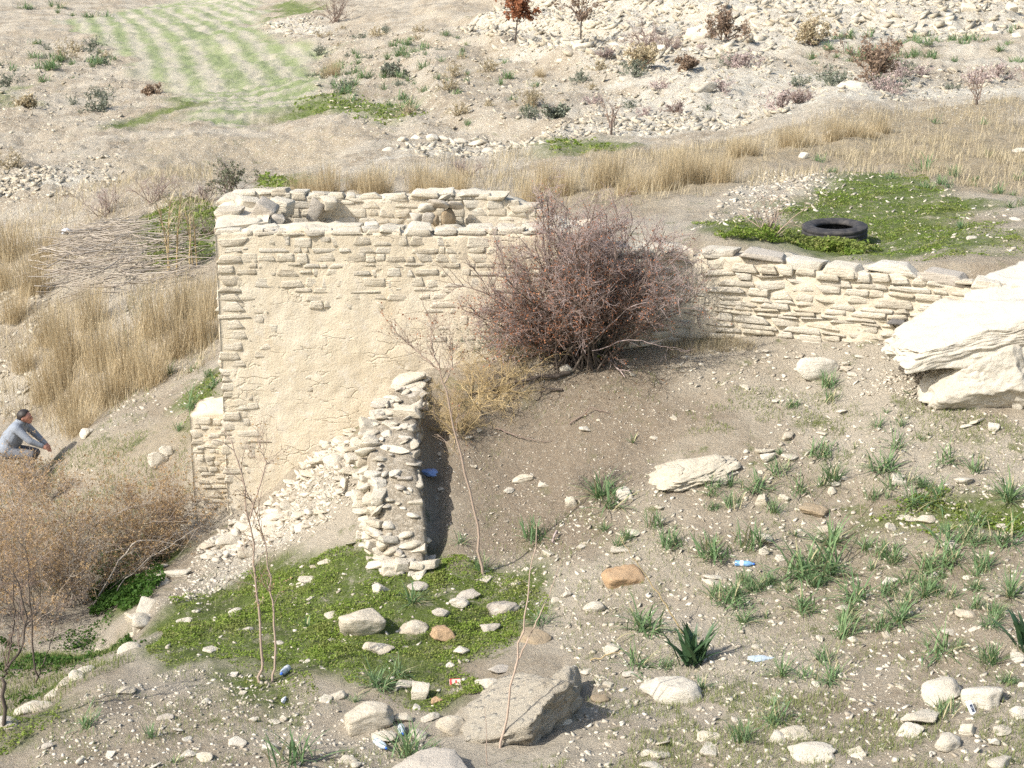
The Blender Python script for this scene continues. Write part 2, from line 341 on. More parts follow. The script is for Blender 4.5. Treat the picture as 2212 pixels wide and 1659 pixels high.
def plaster_mat():
    k = NT('lime_plaster', .92)
    c = k.mix(k.step(k.noise(1.3, 6, .7), .3, .7), (.58,.50,.37), (.64,.57,.45))
    c = k.mix(k.step(k.noise(5, 6, .75), .5, .72), c, (.68,.62,.52))
    c = k.mix(k.math('MULTIPLY', k.step(k.noise(3.1, 5, .7, k.mapped(1.6, 1, .22)), .5, .75), .5), c, (.55,.445,.30))
    c = k.mix(k.math('MULTIPLY', k.attr('raw'), k.step(k.noise(11, 4, .7), .3, .6)), c, (.60,.52,.39))
    w = k.n('VectorMath'); w.operation = 'ADD'; nz = k.n('TexNoise'); k.put(nz.inputs['Vector'], k.pos); nz.inputs['Scale'].default_value = 3; nz.inputs['Detail'].default_value = 5
    k.put(w.inputs[0], k.mapped(1.5, .3, 6.5)); k.put(w.inputs[1], nz.outputs['Color'])
    crack = k.math('MULTIPLY', k.step(k.voro(1.0, 'DISTANCE_TO_EDGE', 'Distance', 1.0, w.outputs[0]), .05, .0), k.step(k.noise(1.7, 5, .7), .50, .60))
    c = k.mix(k.math('MULTIPLY', crack, .25), c, (.42,.34,.23))
    c = k.mix(k.math('MULTIPLY', k.step(k.noise(20, 6, .8), .55, .66), .25), c, (.56,.475,.35))
    h = k.math('SUBTRACT', k.math('ADD', k.noise(6, 10, .75), k.math('MULTIPLY', k.noise(34, 6, .75), .45)), k.math('MULTIPLY', crack, .5))
    return k.col(c).bump(h, .8, .028).m
M['plaster'] = plaster_mat()
def mortar_mat():
    k = NT('earth_mortar', .95); c = k.mix(k.noise(8, 6, .75), (.52,.45,.335), (.68,.61,.49)); c = k.mix(k.math('MULTIPLY', k.step(k.noise(30, 6, .8), .52, .64), .3), c, (.42,.355,.26))
    return k.col(c).bump(k.noise(16, 9, .78), .85, .035).m
M['mortar'] = mortar_mat()
def simple(name, c, rough=.5, metal=0, trans=0, spec=.5, alpha=1):
    k = NT(name, rough); k.col(c); k.b.inputs['Specular IOR Level'].default_value = spec; k.b.inputs['Transmission Weight'].default_value = trans; k.b.inputs['Alpha'].default_value = alpha; return k.m

# ------------------------------------------------------------------ terrain sheet
NR, NC = 780, 520
yy = np.geomspace(5.5, 330, NR); tt = np.linspace(-1, 1, NC)
GX = tt[None]*(yy[:,None]*.46+3.2); GY = np.repeat(yy[:,None], NC, 1)
GZ = ground(GX, GY)
i = np.arange(NR*NC).reshape(NR, NC)
TF = np.stack([i[:-1,:-1], i[:-1,1:], i[1:,1:], i[1:,:-1]], -1).reshape(-1, 4)
PG = {  # patches, as outlines on the land
 'clover': poly([(300,1400),(420,1290),(560,1215),(760,1180),(900,1215),(960,1165),(1030,1225),(1140,1250),(1180,1330),(1120,1390),(1000,1440),(1010,1500),(900,1545),(780,1480),(640,1440),(520,1420),(380,1440)]),
 'clover2': poly([(500,1430),(640,1440),(690,1500),(620,1530),(520,1490)]),
 'rightgreen': poly([(1900,1110),(2050,1070),(2212,1090),(2300,1140),(2212,1170),(2000,1160)]),
 'tyregreen': poly([(1500,480),(1620,470),(1760,440),(1830,375),(1960,380),(2080,430),(2150,480),(2250,545),(2060,560),(1700,535),(1560,515)], 'b'),
 'towergreen': poly([(395,850),(470,790),(478,900),(400,920)], 'b'),
 'canegreen': poly([(310,470),(420,430),(470,470),(475,570),(330,585)], 'b'),
 'bankgreen': poly([(640,215),(800,215),(930,240),(850,268),(620,255)], 'b'),
 'lanegreen': poly([(1170,320),(1320,312),(1330,330),(1200,345)], 'b'),
 'backgreen': poly([(560,375),(640,380),(640,410),(560,400)], 'b'),
 'ridgegreen': poly([(220,280),(380,210),(410,230),(300,290)], 'b'),
 'hillgreen': poly([(0,180),(40,190),(40,240),(0,240)], 'b'),
 'topgreen': poly([(580,10),(680,0),(690,30),(590,40)], 'b'),
 'bottomgreen': poly([(0,1570),(90,1545),(140,1525),(120,1560),(0,1640)]),
 'hollow': poly([(190,1310),(230,1180),(300,1140),(365,1160),(352,1250),(320,1290),(250,1330)], 'f'),
 'dark': poly([(950,850),(1180,770),(1430,730),(1480,800),(1550,880),(1450,960),(1380,1100),(1250,1200),(1000,1210),(940,1050)]),
 'stream': poly([(850,330),(1000,300),(1300,275),(1500,230),(1760,240),(1600,265),(1400,290),(1250,310),(1080,335),(900,350)], 'b'),
 'chalk1': poly([(1290,160),(1500,120),(1800,180),(2212,195),(2212,215),(1900,225),(1600,260),(1300,260)], 'b'),
 'scree': poly([(980,60),(1150,0),(2400,-40),(2400,70),(1950,80),(1650,120),(1500,130),(1300,150),(1080,110)], 'b'),
 'mound': poly([(1560,430),(1650,380),(1790,365),(1830,410),(1740,445),(1640,470)], 'b'),
 'ledge': poly([(-100,440),(0,395),(130,368),(140,400),(60,425),(0,445)], 'b'),
 'ledge2': poly([(-50,690),(50,700),(60,760),(0,790)], 'b'),
 'heap': poly([(560,60),(680,30),(700,60),(640,85),(570,75)], 'b'),
 'bank': poly([(220,345),(380,300),(600,285),(760,300),(700,345),(600,375),(420,385),(250,400)], 'b'),
 'lowbank': poly([(110,1020),(230,930),(420,860),(430,940),(250,1030),(140,1060)], 'b'),
 'field': poly([(130,50),(330,10),(420,-15),(560,-8),(575,25),(540,60),(600,85),(690,110),(700,150),(670,200),(620,250),(560,278),(440,262),(370,215),(340,170),(260,110),(170,80)], 'b'),
 'strawfield': poly([(1150,420),(1250,345),(1560,300),(1900,240),(2260,215),(2260,420),(2000,400),(1840,345),(1700,365),(1500,430),(1300,460)], 'b'),
 'boulderdust': poly([(1930,790),(2230,760),(2230,850),(2080,890),(1850,850)]),
 'slide': poly([(430,1190),(600,1090),(740,960),(770,1080),(700,1150),(560,1215),(400,1300),(330,1330)]),
}
gx = GX.ravel(); gy = GY.ravel(); A = {}
def mx(names, **k):
    r = np.zeros(gx.shape)
    for n in names: r = np.maximum(r, softin(PG[n], gx, gy, **k))
    return r
A['green'] = np.maximum(mx(['clover','clover2','rightgreen','towergreen','canegreen','bottomgreen','hollow'], wob=.28, soft=.25), np.maximum(mx(['tyregreen'], wob=.5, soft=.5, sc=.8), mx(['bankgreen','lanegreen','backgreen','ridgegreen','hillgreen','topgreen'], wob=1.2, soft=1.0, sc=.35)))
A['dark'] = mx(['dark'], wob=.4, soft=.6)
A['chalk'] = np.maximum(mx(['stream','chalk1','scree','heap','ledge','ledge2'], wob=1.6, soft=1.4, sc=.25)*.85, mx(['mound','boulderdust','slide'], wob=.3, soft=.4)*.62)
A['chalk'] = np.maximum(A['chalk'], (.32+.35*fbm(gx, gy, .08, 3, 71))*smooth(44, 54, gy)*(gx > -2)*smooth(-2, 6, gx)+.18*smooth(44, 60, gy))  # far slopes are pale chalk, lightened further in colour to stand in for haze
A['tan'] = np.maximum(mx(['bank'], wob=1.0, soft=1.0, sc=.3), mx(['lowbank'], wob=.4, soft=.5))
A['straw'] = mx(['strawfield'], wob=1.0, soft=1.2, sc=.4)
A['field'] = mx(['field'], wob=1.2, soft=.8, sc=.2)
SP = poly([(330,20),(400,60),(470,120),(520,190)], 'b'); A['fieldc'] = np.min([np.hypot(gx-a[0]-t*(b[0]-a[0]), gy-a[1]-t*(b[1]-a[1])) for a, b in zip(SP[:-1], SP[1:]) for t in [np.clip(((gx-a[0])*(b[0]-a[0])+(gy-a[1])*(b[1]-a[1]))/((b-a)@(b-a)), 0, 1)]], 0)
A['far'] = smooth(30, 50, gy)
A['moss'] = np.clip(1-A['dark']*.6-A['chalk'], 0, 1)*np.maximum(smooth(33, 24, gy), .55*smooth(40, 55, gy))
me = mesh_np('hillside', np.stack([GX, GY, GZ], -1), TF, M['soil'], True)
for k_, v_ in A.items():
    a_ = me.attributes.new(k_, 'FLOAT', 'POINT'); a_.data.foreach_set('value', np.asarray(v_, np.float32))
tag(link('ground', me), 'stony hillside and valley floor of pale soil and gravel', 'ground', kind='structure')

# ------------------------------------------------------------------ stones: facetted bodies in a unit box
_ico = {}
def ico(sub):
    if sub not in _ico:
        bm = bmesh.new(); bmesh.ops.create_icosphere(bm, subdivisions=sub, radius=1); bm.verts.ensure_lookup_table()
        _ico[sub] = (np.array([v.co[:] for v in bm.verts]), np.array([[v.index for v in f.verts] for f in bm.faces])); bm.free()
    return _ico[sub]
def n3(P, sc, seed):
    return np.array([mnoise.noise(Vector((p[0]*sc+seed*7.1, p[1]*sc-seed*3.3, p[2]*sc+seed*1.7))) for p in P])
def rock_np(seed, sub=2, block=False, rough=.07, nplane=11, fine=0.0):
    r = np.random.default_rng(seed); D, Fc = ico(sub)
    if block:
        n = np.array([[1,0,0],[-1,0,0],[0,1,0],[0,-1,0],[0,0,1],[0,0,-1]], float)+r.normal(size=(6,3))*.13; d = r.uniform(.55, .66, 6)
        n2 = r.normal(size=(5,3)); n = np.concatenate([n, n2]); d = np.concatenate([d, r.uniform(.72, .9, 5)])
    else:
        n = r.normal(size=(nplane,3)); d = r.uniform(.42, .82, nplane)
    n /= np.linalg.norm(n, axis=1, keepdims=True)
    c = D@n.T; rr = np.where(c > .05, d/np.maximum(c, .05), 9); k = 60.0
    R = -np.log(np.exp(-k*np.minimum(rr, 1.25)).sum(1)+np.exp(-k*1.0))/k
    V = D*R[:,None]
    V = V*(1+rough*n3(V, 2.2, seed)+rough*.6*n3(V, 5, seed+3)+fine*n3(V, 11, seed+5)+fine*.6*n3(V, 23, seed+8))[:,None]
    lo = V.min(0); hi = V.max(0); return (V-(lo+hi)/2)/(hi-lo), Fc
def block_np(seed):
    """squared stone: bevelled box with skewed corners and chipped faces"""
    r = np.random.default_rng(seed); g = np.array([-1,-.86,-.1,.5,.9,1.]); g[2:4] += r.normal(size=2)*.15; n = len(g); vid = {}; V = []; Fq = []
    def vi(a, b, c):
        if (a, b, c) not in vid: vid[(a, b, c)] = len(V); V.append((g[a], g[b], g[c]))
        return vid[(a, b, c)]
    for ax in range(3):
        for e in (0, n-1):
            for p in range(n-1):
                for q in range(n-1):
                    k = [(p, q), (p+1, q), (p+1, q+1), (p, q+1)]
                    if (e == 0): k = k[::-1]
                    f = []
                    for (a, b) in k:
                        t = [0, 0, 0]; t[ax] = e; t[(ax+1)%3] = a; t[(ax+2)%3] = b; f.append(vi(*t))
                    Fq.append(f)
    V = np.array(V); m = np.sort(np.abs(V), 1); ne = (m[:,1] > .97)*1.0+(m[:,0] > .97)*1.0
    out = V*(1-.04*ne[:,None])
    a = r.normal(size=(3,3))*.10; np.fill_diagonal(a, 0); a[1] *= .3; out = out+(out@a.T)*.8
    out = out*(1+.16*r.normal(size=3)*out[:,[2,0,1]])
    out += .05*np.stack([n3(out, 1.6, seed+k*11) for k in range(3)], 1)*np.array([1,.35,1])+.02*r.normal(size=out.shape)*np.array([1,.5,1])
    lo = out.min(0); hi = out.max(0); return (out-(lo+hi)/2)/(hi-lo), np.array(Fq)
_rk = {}
def rock_mesh(kind, i, mat):
    key = (kind, i, mat)
    if key not in _rk and kind == 'block': _rk[key] = mesh_np('stone', *block_np(i+100), M[mat])
    if key not in _rk:
        V, Fc = rock_np(i+{'block': 100, 'stone': 200, 'slab': 300, 'chip': 400}[kind], {'block': 2, 'stone': 3, 'slab': 3, 'chip': 1}[kind], kind == 'block', .07, 8 if kind == 'slab' else 10)
        _rk[key] = mesh_np('stone', V, Fc, M[mat])
    return _rk[key]

# ------------------------------------------------------------------ masonry
def wall_core(name, parent, A0, B0, zb, zt, thick, mat, ds=.05, amp=.02, seed=1, raw=None, back=0.0):
    """front face (displaced grid) + back + ends + top of a wall that runs A0 -> B0; zb/zt functions of distance along"""
    A0 = np.array(A0, float); B0 = np.array(B0, float); L = np.linalg.norm(B0-A0); t = (B0-A0)/L; nrm = np.array([t[1], -t[0]])
    ns = max(2, int(L/ds)); H = max(zt(s)-zb(s) for s in np.linspace(0, L, 9)); nz = max(2, int(H/ds))
    s = np.linspace(0, L, ns+1); zz = np.linspace(0, 1, nz+1); S, Zf = np.meshgrid(s, zz, indexing='ij')
    zbv = np.array([zb(a) for a in s])[:,None]; ztv = np.array([zt(a) for a in s])[:,None]+.05*fbm(s, s*0, 3, 3, seed)[:,None]
    Z = zbv+(ztv-zbv)*Zf
    off = amp*2*fbm(S, Z, 1.8, 5, seed)+amp*fbm(S, Z, 9, 3, seed+9)-back
    if raw is not None: off = off-.011*raw(S, Z)
    X = A0[0]+t[0]*S+nrm[0]*off; Y = A0[1]+t[1]*S+nrm[1]*off
    Vf = np.stack([X, Y, Z], -1); ix = np.arange((ns+1)*(nz+1)).reshape(ns+1, nz+1)
    Fs = [np.stack([ix[:-1,:-1], ix[1:,:-1], ix[1:,1:], ix[:-1,1:]], -1).reshape(-1, 4)]
    nt_ = 6; U = np.linspace(0, 1, nt_+1)[1:]                               # top and back
    top = np.stack([Vf[:,-1,0][:,None]-nrm[0]*thick*U, Vf[:,-1,1][:,None]-nrm[1]*thick*U, Vf[:,-1,2][:,None]+.06*fbm(S[:,-1][:,None]*np.ones(nt_), U[None]*3+S[:,-1][:,None]*0, 2.5, 3, seed+4)], -1)
    n0 = ix.size; it = n0+np.arange((ns+1)*nt_).reshape(ns+1, nt_); rows = np.concatenate([ix[:,-1:], it], 1)
    Fs.append(np.stack([rows[:-1,:-1], rows[1:,:-1], rows[1:,1:], rows[:-1,1:]], -1).reshape(-1, 4))
    bot = top[:,-1].copy(); bot[:,2] = zbv[:,0]; n1 = n0+it.size; ib = n1+np.arange(ns+1)
    Fs.append(np.stack([it[:-1,-1], it[1:,-1], ib[1:], ib[:-1]], -1))
    for e, fl in ((0, 1), (ns, -1)):
        loop = list(ix[e,:])+list(it[e,:])+[ib[e]]
        Fs.append(np.array([loop[::-1] if fl > 0 else loop]))
    me = mesh_np(name, np.concatenate([Vf.reshape(-1,3), top.reshape(-1,3), bot]), Fs, M[mat], True)
    if raw is not None:
        a = me.attributes.new('raw', 'FLOAT', 'POINT'); v = np.zeros(len(me.vertices), np.float32); v[:n0] = raw(S, Z).ravel(); a.data.foreach_set('value', v)
    return link(name, me, parent), (A0, t, nrm, L)
def lay(parent, frame, rows, keep, seed, mats, depth=.22, proud=.02, wr=(.13,.42), tilt=.04, count=300, small=None, gap=.001):
    """course by course rubble; keep(s, z, w, h) decides where a stone shows. Returns number laid; the overflow goes into one joined part"""
    A0, t, nrm, L = frame; r = np.random.default_rng(seed); n = 0; over = []; rz = math.atan2(t[1], t[0])
    for (z0, h0) in rows:
        s = -r.uniform(0, .15)
        while s < L:
            w = r.uniform(*wr); h = h0*r.uniform(.94, 1.10); cs = s+w/2; zz = z0+h0/2+r.normal()*.006
            if r.random() < .12 and h0 > .075: h *= .55; zz += r.choice([-1, 1])*h0*.22
            if cs-w*.5 > -.02 and cs+w*.5 < L+.04 and keep(cs, zz, w, h):
                pr = proud*r.uniform(.3, 1.6); p = A0+t*cs+nrm*(pr-depth/2)
                V = (p[0], p[1], zz); R = (r.normal()*tilt, r.normal()*tilt*.8, rz+r.normal()*tilt)
                sc = (w-gap, depth, h-gap); m_ = r.choice(mats); kind = 'block'; vi = int(r.integers(0, 14))
                if n < count: link('stone', rock_mesh(kind, vi, m_), parent, V, R, sc); n += 1
                else: over.append((V, R, sc, vi))
            s += w
    if over:
        parts = []
        for V, R, sc, vi in over:
            a, f = block_np(vi+100); a = (a*np.array(sc))@np.array(Euler(R).to_matrix()).T+np.array(V); parts.append((a, f))
        o = link('stones', mesh_np('stones', *merge(parts), M[mats[0]]), parent); o['kind'] = 'stuff'
    return n

# --- mill tower
TW = empty('mill_tower', (0,0,0), 0, 'tall square ruined tower of cream plaster and coursed limestone', 'ruin')
TZ = lambda s: 4.24+.03*math.sin(s*1.3)
body, FR = wall_core('plaster_wall', TW, (-4.06,22.0), (1.15,22.0), lambda s: -.9, TZ, .62, 'plaster', .045, .011, 3, raw=lambda S, Z: smooth(3.42, 3.62, Z+.25*fbm(S, Z, 1.5, 3, 8)))
# coursed stones: bare at the top, peeping through the plaster below
rows = []; z = -.3; rr_ = np.random.default_rng(11)
while z < 4.27: h = rr_.uniform(.07, .165); h = min(h, 4.36-z); rows.append((z, h)); z += h
def keep_t(s, z, w, h):
    if z > 3.36+.12*math.sin(s*2.1)+.1*float(fbm(s, z, 2, 2, 3)): return True
    n = float(fbm(s, z, .9, 3, 21)); q = float(fbm(s, z*1.5, 2.2, 2, 31))
    if s < .5: return q > -.22
    if z > 2.2 and z < 2.75 and s < 2.4: return n > .0 and q > -.15
    return n > .07 and q > -.08
top_rows = [x for x in rows if x[0] > 3.4]; low_rows = [x for x in rows if x[0] <= 3.4]
nst = lay(TW, FR, top_rows, keep_t, 5, ['lime','limewarm','limewarm','limewhite'], .2, .003, (.09,.44), .010, 215)
lay(TW, FR, low_rows, keep_t, 6, ['limewarm','plasterstone','plasterstone'], .2, .009, (.14,.5), .02, 300-nst)
r_ = np.random.default_rng(23); z = -.1
while z < 4.2:                                                              # uneven corner stones up the left edge
    h = r_.uniform(.08, .17); w = r_.uniform(.22, .5)
    link('quoin', rock_mesh('block', int(r_.integers(0,14)), str(r_.choice(['limewarm','plasterstone','lime']))), TW, (-4.06-.035*(4.2-z)/4.2+w/2+r_.normal()*.022-.012, 22.11+r_.normal()*.006, z+h/2), (r_.normal()*.02, r_.normal()*.03, r_.normal()*.03), (w, .26, h*.96)); z += h
# rear parapet whose inner face looks over the front one, and the solid left end
rear, FB = wall_core('rear_parapet', TW, (-4.40,24.35), (1.2,24.35), lambda s: -.6, lambda s: 4.40+.05*math.sin(s*2.2)-.45*smooth(4.0, 5.6, s), .5, 'mortar', .07, .02, 8, back=.012)
rows = []; z = 3.7
while z < 4.36: h = rr_.uniform(.08, .14); rows.append((z, h)); z += h
lay(rear, FB, rows, lambda s, z, w, h: s < 5.3 and z+h*.5 < 4.47-.45*smooth(4.0, 5.6, s), 15, ['lime','limewhite','limewarm'], .2, .012, (.12,.4), .03, 140)
r_ = np.random.default_rng(19); s_ = .55
while s_ < 5.1:                                                            # rough flat stones along the top of the front parapet
    w = r_.uniform(.2, .5)
    for yo in (.12, .40): link('coping_stone', rock_mesh('block', int(r_.integers(0,14)), str(r_.choice(['lime','limewarm','limewhite']))), TW, (-4.06+s_+w/2, 22.0+yo+r_.normal()*.02, 4.245+r_.normal()*.018), (r_.normal()*.05, r_.normal()*.05, r_.normal()*.12), (w*.97, r_.uniform(.22,.3), r_.uniform(.06,.11)))
    s_ += w
s_ = .1
while s_ < 4.6:
    w = r_.uniform(.2, .5); link('coping_stone', rock_mesh('block', int(r_.integers(0,14)), str(r_.choice(['lime','limewarm','limewhite']))), rear, (-4.4+s_+w/2, 24.50+r_.normal()*.03, 4.40+.05*math.sin((s_+w/2)*2.2)-.45*float(smooth(4.0, 5.6, s_+w/2))+r_.normal()*.015), (r_.normal()*.05, r_.normal()*.05, r_.normal()*.12), (w*.97, .34, r_.uniform(.06,.12))); s_ += w
def prism_side(name, parent, pts, z0, z1, mat, seed, ds=.09, amp=.02, topamp=.05):
    """solid block over a plan polygon (ccw), sides as displaced grids"""
    parts = []; n = len(pts); nz = max(2, int((z1-z0)/ds))
    for a in range(n):
        p = np.array(pts[a], float); q = np.array(pts[(a+1)%n], float); L = np.linalg.norm(q-p); m = max(1, int(L/ds)); t = (q-p)/L; nr = np.array([t[1], -t[0]])
        s = np.linspace(0, L, m+1); zz = np.linspace(z0, z1, nz+1); S, Z = np.meshgrid(s, zz, indexing='ij')
        e = np.minimum(1, np.minimum(S, L-S)/.12+.0); o = amp*2*fbm(S+a*9, Z, 2.5, 4, seed)*e
        V = np.stack([p[0]+t[0]*S+nr[0]*o, p[1]+t[1]*S+nr[1]*o, Z], -1); ix = np.arange(V.size//3).reshape(m+1, nz+1)
        parts.append((V, np.stack([ix[:-1,:-1], ix[1:,:-1], ix[1:,1:], ix[:-1,1:]], -1).reshape(-1, 4)))
    P = np.array(pts, float); k = 9; g = np.linspace(0, 1, k)
    if n == 4:
        U, W = np.meshgrid(g, g, indexing='ij'); XY = (P[0]*((1-U)*(1-W))[...,None]+P[1]*(U*(1-W))[...,None]+P[2]*(U*W)[...,None]+P[3]*((1-U)*W)[...,None])
        Z = z1+topamp*2*fbm(XY[...,0], XY[...,1], 2.0, 3, seed+5)*np.minimum(1, 6*np.minimum(np.minimum(U, 1-U), np.minimum(W, 1-W)))
        ix = np.arange(k*k).reshape(k, k); parts.append((np.concatenate([XY, Z[...,None]], -1), np.stack([ix[:-1,:-1], ix[1:,:-1], ix[1:,1:], ix[:-1,1:]], -1).reshape(-1, 4)))
    V, Fs = merge(parts); return link(name, mesh_np(name, V, Fs, M[mat], True), parent)
prism_side('end_block', TW, [(-4.07,22.05),(-3.42,22.58),(-3.62,24.40),(-4.42,24.40)], -.6, 4.30, 'plaster', 44, .09, .02, .10)
prism_side('channel_floor', TW, [(-3.6,22.55),(1.1,22.55),(1.1,24.4),(-3.6,24.4)], 2.5, 3.93, 'mortar', 46)
for i_, (x, y, zc, w, h, d, m_, ry) in enumerate([(-3.75,22.6,4.27,.5,.12,.36,'lime',0),(-4.05,23.2,4.33,.4,.14,.5,'lime',0),(-3.85,23.9,4.36,.5,.16,.4,'lime',.1),(-4.2,24.2,4.38,.4,.14,.4,'limewarm',0),(-3.62,23.45,4.26,.34,.42,.4,'limegrey',.5),(-3.48,23.2,4.12,.3,.5,.3,'limegrey',.7),(-3.44,23.95,4.30,.36,.26,.3,'lime',.2),(-2.95,24.2,4.22,.24,.36,.26,'limegrey',.5),(-2.74,24.2,4.32,.22,.2,.24,'lime',.1)]):
    link('coping_stone', rock_mesh('block', i_, m_), TW, (x, y, zc), (.06, ry, .3*(i_%3-1)), (w, d, h))
# heap of loose stones that sits in the channel
hp = [(-.95,24.0,4.12,.24,.22,.3,'brownstone','round brown stone at the right foot of the little heap on the tower'),(-1.15,23.98,4.1,.2,.2,.2,'brownstone','small brown stone in the middle of the little heap on the tower'),(-1.42,23.95,4.13,.3,.26,.16,'limewhite','pale stone at the left foot of the little heap on the tower'),
      (-1.25,23.9,4.12,.1,.2,.24,'limegrey','upright grey stone leaning in the little heap on the tower'),(-1.12,24.02,4.33,.44,.3,.13,'limegrey','long grey slab bridging the top of the little heap on the tower'),(-1.28,24.05,4.28,.3,.26,.16,'limewhite','white stone under the slab of the little heap on the tower'),(-.85,24.05,4.30,.3,.25,.11,'limegrey','grey flat stone jutting right from the little heap on the tower'),(-1.0,24.05,4.42,.3,.22,.09,'lime','thin topmost stone of the little heap on the tower')]
for i_, (x, y, z_, w, d, h, m_, lb) in enumerate(hp):
    tag(link('loose_stone', rock_mesh('stone', i_, m_), None, (x, y, z_), (.1*i_, .12*(i_%3-1), .6*i_), (w, d, h)), lb, 'stone', 'heap of stones on the tower')
# lower block and footing at the left foot of the tower
AX = empty('lower_wall', (0,0,0), 0, 'low stub of limestone wall against the left foot of the tower', 'wall')
stub, FS = wall_core('rubble_core', AX, (-4.62,22.35), (-4.0,22.35), lambda s: -1.2, lambda s: 1.55+.12*s, .8, 'plaster', .05, .02, 61, back=.02)
rows = []; z = -.6
while z < 1.5: h = rr_.uniform(.06, .13); rows.append((z, h)); z += h
lay(AX, FS, rows, lambda s, z, w, h: s < .58 and z < 1.55 and fbm(s, z, 2, 2, 4) > -.22, 62, ['lime','limewhite','limewarm'], .2, .008, (.1,.3), .03, 120)
stub2, FS2 = wall_core('footing', AX, (-5.0,21.85), (-4.35,21.75), lambda s: -1.4, lambda s: -.15+.1*s, .6, 'mortar', .05, .03, 65)
rows = []; z = -.85
while z < -.2: h = rr_.uniform(.07, .12); rows.append((z, h)); z += h
lay(AX, FS2, rows, lambda s, z, w, h: s < .62 and z < -.17, 66, ['lime','limegrey'], .2, .03, (.1,.3), .05, 60)

# --- aqueduct wall running right, towards the viewer
AQ = empty('aqueduct_wall', (0,0,0), 0, 'long dry rubble wall of white limestone behind the bush and boulder', 'wall')
P2 = np.array((1.1,22.02)); P2b = np.array((2.5,22.22)); P3 = np.array((8.6,19.55))
def gz_(p): return float(zF(p[0], p[1])[0])
tA = (P2b-P2)/np.linalg.norm(P2b-P2); LA = np.linalg.norm(P2b-P2); tB = (P3-P2b)/np.linalg.norm(P3-P2b); LB = np.linalg.norm(P3-P2b)
ztB = lambda s: 4.02-.03*s+.05*math.sin(s*2.7)
c1, F1 = wall_core('bend_core', AQ, P2, P2b+tA*.02, lambda s: 1.9, lambda s: 4.06-.08*s, .7, 'mortar', .06, .03, 71, back=.012)
c2, F2 = wall_core('rubble_core', AQ, P2b, P3, lambda s: 1.9, lambda s: ztB(s)-.13, .75, 'mortar', .06, .03, 73, back=.012)
rows = []; z = 2.35
while z < 3.70: h = rr_.uniform(.05, .135); rows.append((z, h)); z += h
rows2 = [(z, max(.08, min(.16, 3.84-z)))]
def keep_a(s, z, w, h):
    g = gz_(P2b+tB*s-.1); return z > g-.1 and s < 5.4 and True
lay(AQ, F2, rows, keep_a, 74, ['limewhite','limewhite','lime','limewhite','limewarm'], .26, .02, (.16,.60), .05, 255)
lay(AQ, F2, rows2, lambda s, z, w, h: s < 5.4, 75, ['limewhite','lime'], .28, .04, (.2,.4), .06, 40)
lay(AQ, F1, [(2.5,.12),(2.62,.1),(2.72,.14),(2.86,.12),(2.98,.15),(3.13,.1),(3.23,.14),(3.37,.12),(3.49,.13),(3.62,.14),(3.76,.12),(3.88,.10)], lambda s, z, w, h: True, 76, ['lime','limewhite','limewarm'], .22, .03, (.14,.4), .06, 60)
s = .1; r_ = np.random.default_rng(78)
while s < 5.6:
    w = r_.uniform(.3, .85); p = P2b+tB*(s+w/2); n_ = np.array([-tB[1], tB[0]])
    p = p+n_*(.17+r_.normal()*.03)
    link('cap_slab', rock_mesh('block', int(r_.integers(0, 14)), str(r_.choice(['limegrey','limewhite','lime']))), AQ, (p[0], p[1], ztB(s+w/2)-.09+r_.normal()*.025), (r_.normal()*.05-.05, r_.normal()*.06, math.atan2(tB[1], tB[0])+r_.normal()*.06), (w*.97, r_.uniform(.38,.5), r_.uniform(.09,.17))); s += w
link('dark_stone', rock_mesh('block', 3, 'darkstone'), AQ, (*(P2b+tB*2.85-np.array([0,.02])), 3.22), (0,0,math.atan2(tB[1],tB[0])), (.26,.25,.07))

# --- collapsed cross wall in front of the tower
CW = empty('collapsed_wall', (0,0,0), 0, 'crumbling dry-stone cross wall with a deep black shadow on its right', 'wall')
prof = np.array([  # depth, left x, right x, top z, left foot z, right foot z
 (18.35,-1.40,-1.06,.72,.62,.66),(18.8,-1.58,-1.08,1.06,.7,.8),(19.3,-1.74,-1.16,1.52,.7,.85),(19.8,-1.86,-1.26,1.80,.75,.98),(20.4,-1.86,-1.27,2.00,.8,1.1),(21.0,-1.76,-1.24,2.12,.9,1.3),(21.5,-1.52,-1.16,2.22,1.1,1.5),(21.98,-1.45,-1.1,2.22,1.3,1.6)])
ys = np.linspace(18.35, 21.98, 60); pr = np.stack([np.interp(ys, prof[:,0], prof[:,c]) for c in range(1,6)], 1)
cs = []
for yv, (xl, xr, zt, zl, zr) in zip(ys, pr):
    ring = [(xl-.16, zl-.5)]+[(xl-.14+.16*q, zl-.4+(zt-zl+.4)*q) for q in (.25,.5,.75,.95)]+[(xl+(xr-xl)*q, zt) for q in (.1,.3,.5,.7,.92)]+[(xr+.03, zt-.06)]+[(xr+.02, zt+(zr-.4-zt)*q) for q in (.25,.5,.75,1)]
    cs.append([(x, yv, z_) for x, z_ in ring])
cs = np.array(cs); cs[...,0] += .05*fbm(cs[...,1]*3, cs[...,2]*5, 1, 3, 91); cs[...,2] += .05*fbm(cs[...,0]*4, cs[...,1]*4, 1, 3, 92)*(cs[...,2] > 1)
m_, n_ = cs.shape[:2]; ix = np.arange(m_*n_).reshape(m_, n_)
k_ = NT('rubble_earth', .95); k_.col(k_.mix(k_.step(k_.noise(20, 7, .8), .42, .62), (.29,.245,.18), (.52,.46,.365))).bump(k_.noise(18, 9, .8), 1.0, .05); M['earth'] = k_.m
link('rubble_core', mesh_np('rubble_core', cs, [np.stack([ix[:-1,:-1], ix[1:,:-1], ix[1:,1:], ix[:-1,1:]], -1).reshape(-1,4), np.array([ix[0]])], M['earth'], True), CW)
r_ = np.random.default_rng(95); cnt = 0
def P_(y): return [float(np.interp(y, prof[:,0], prof[:,c])) for c in range(1,6)]
y = 18.4
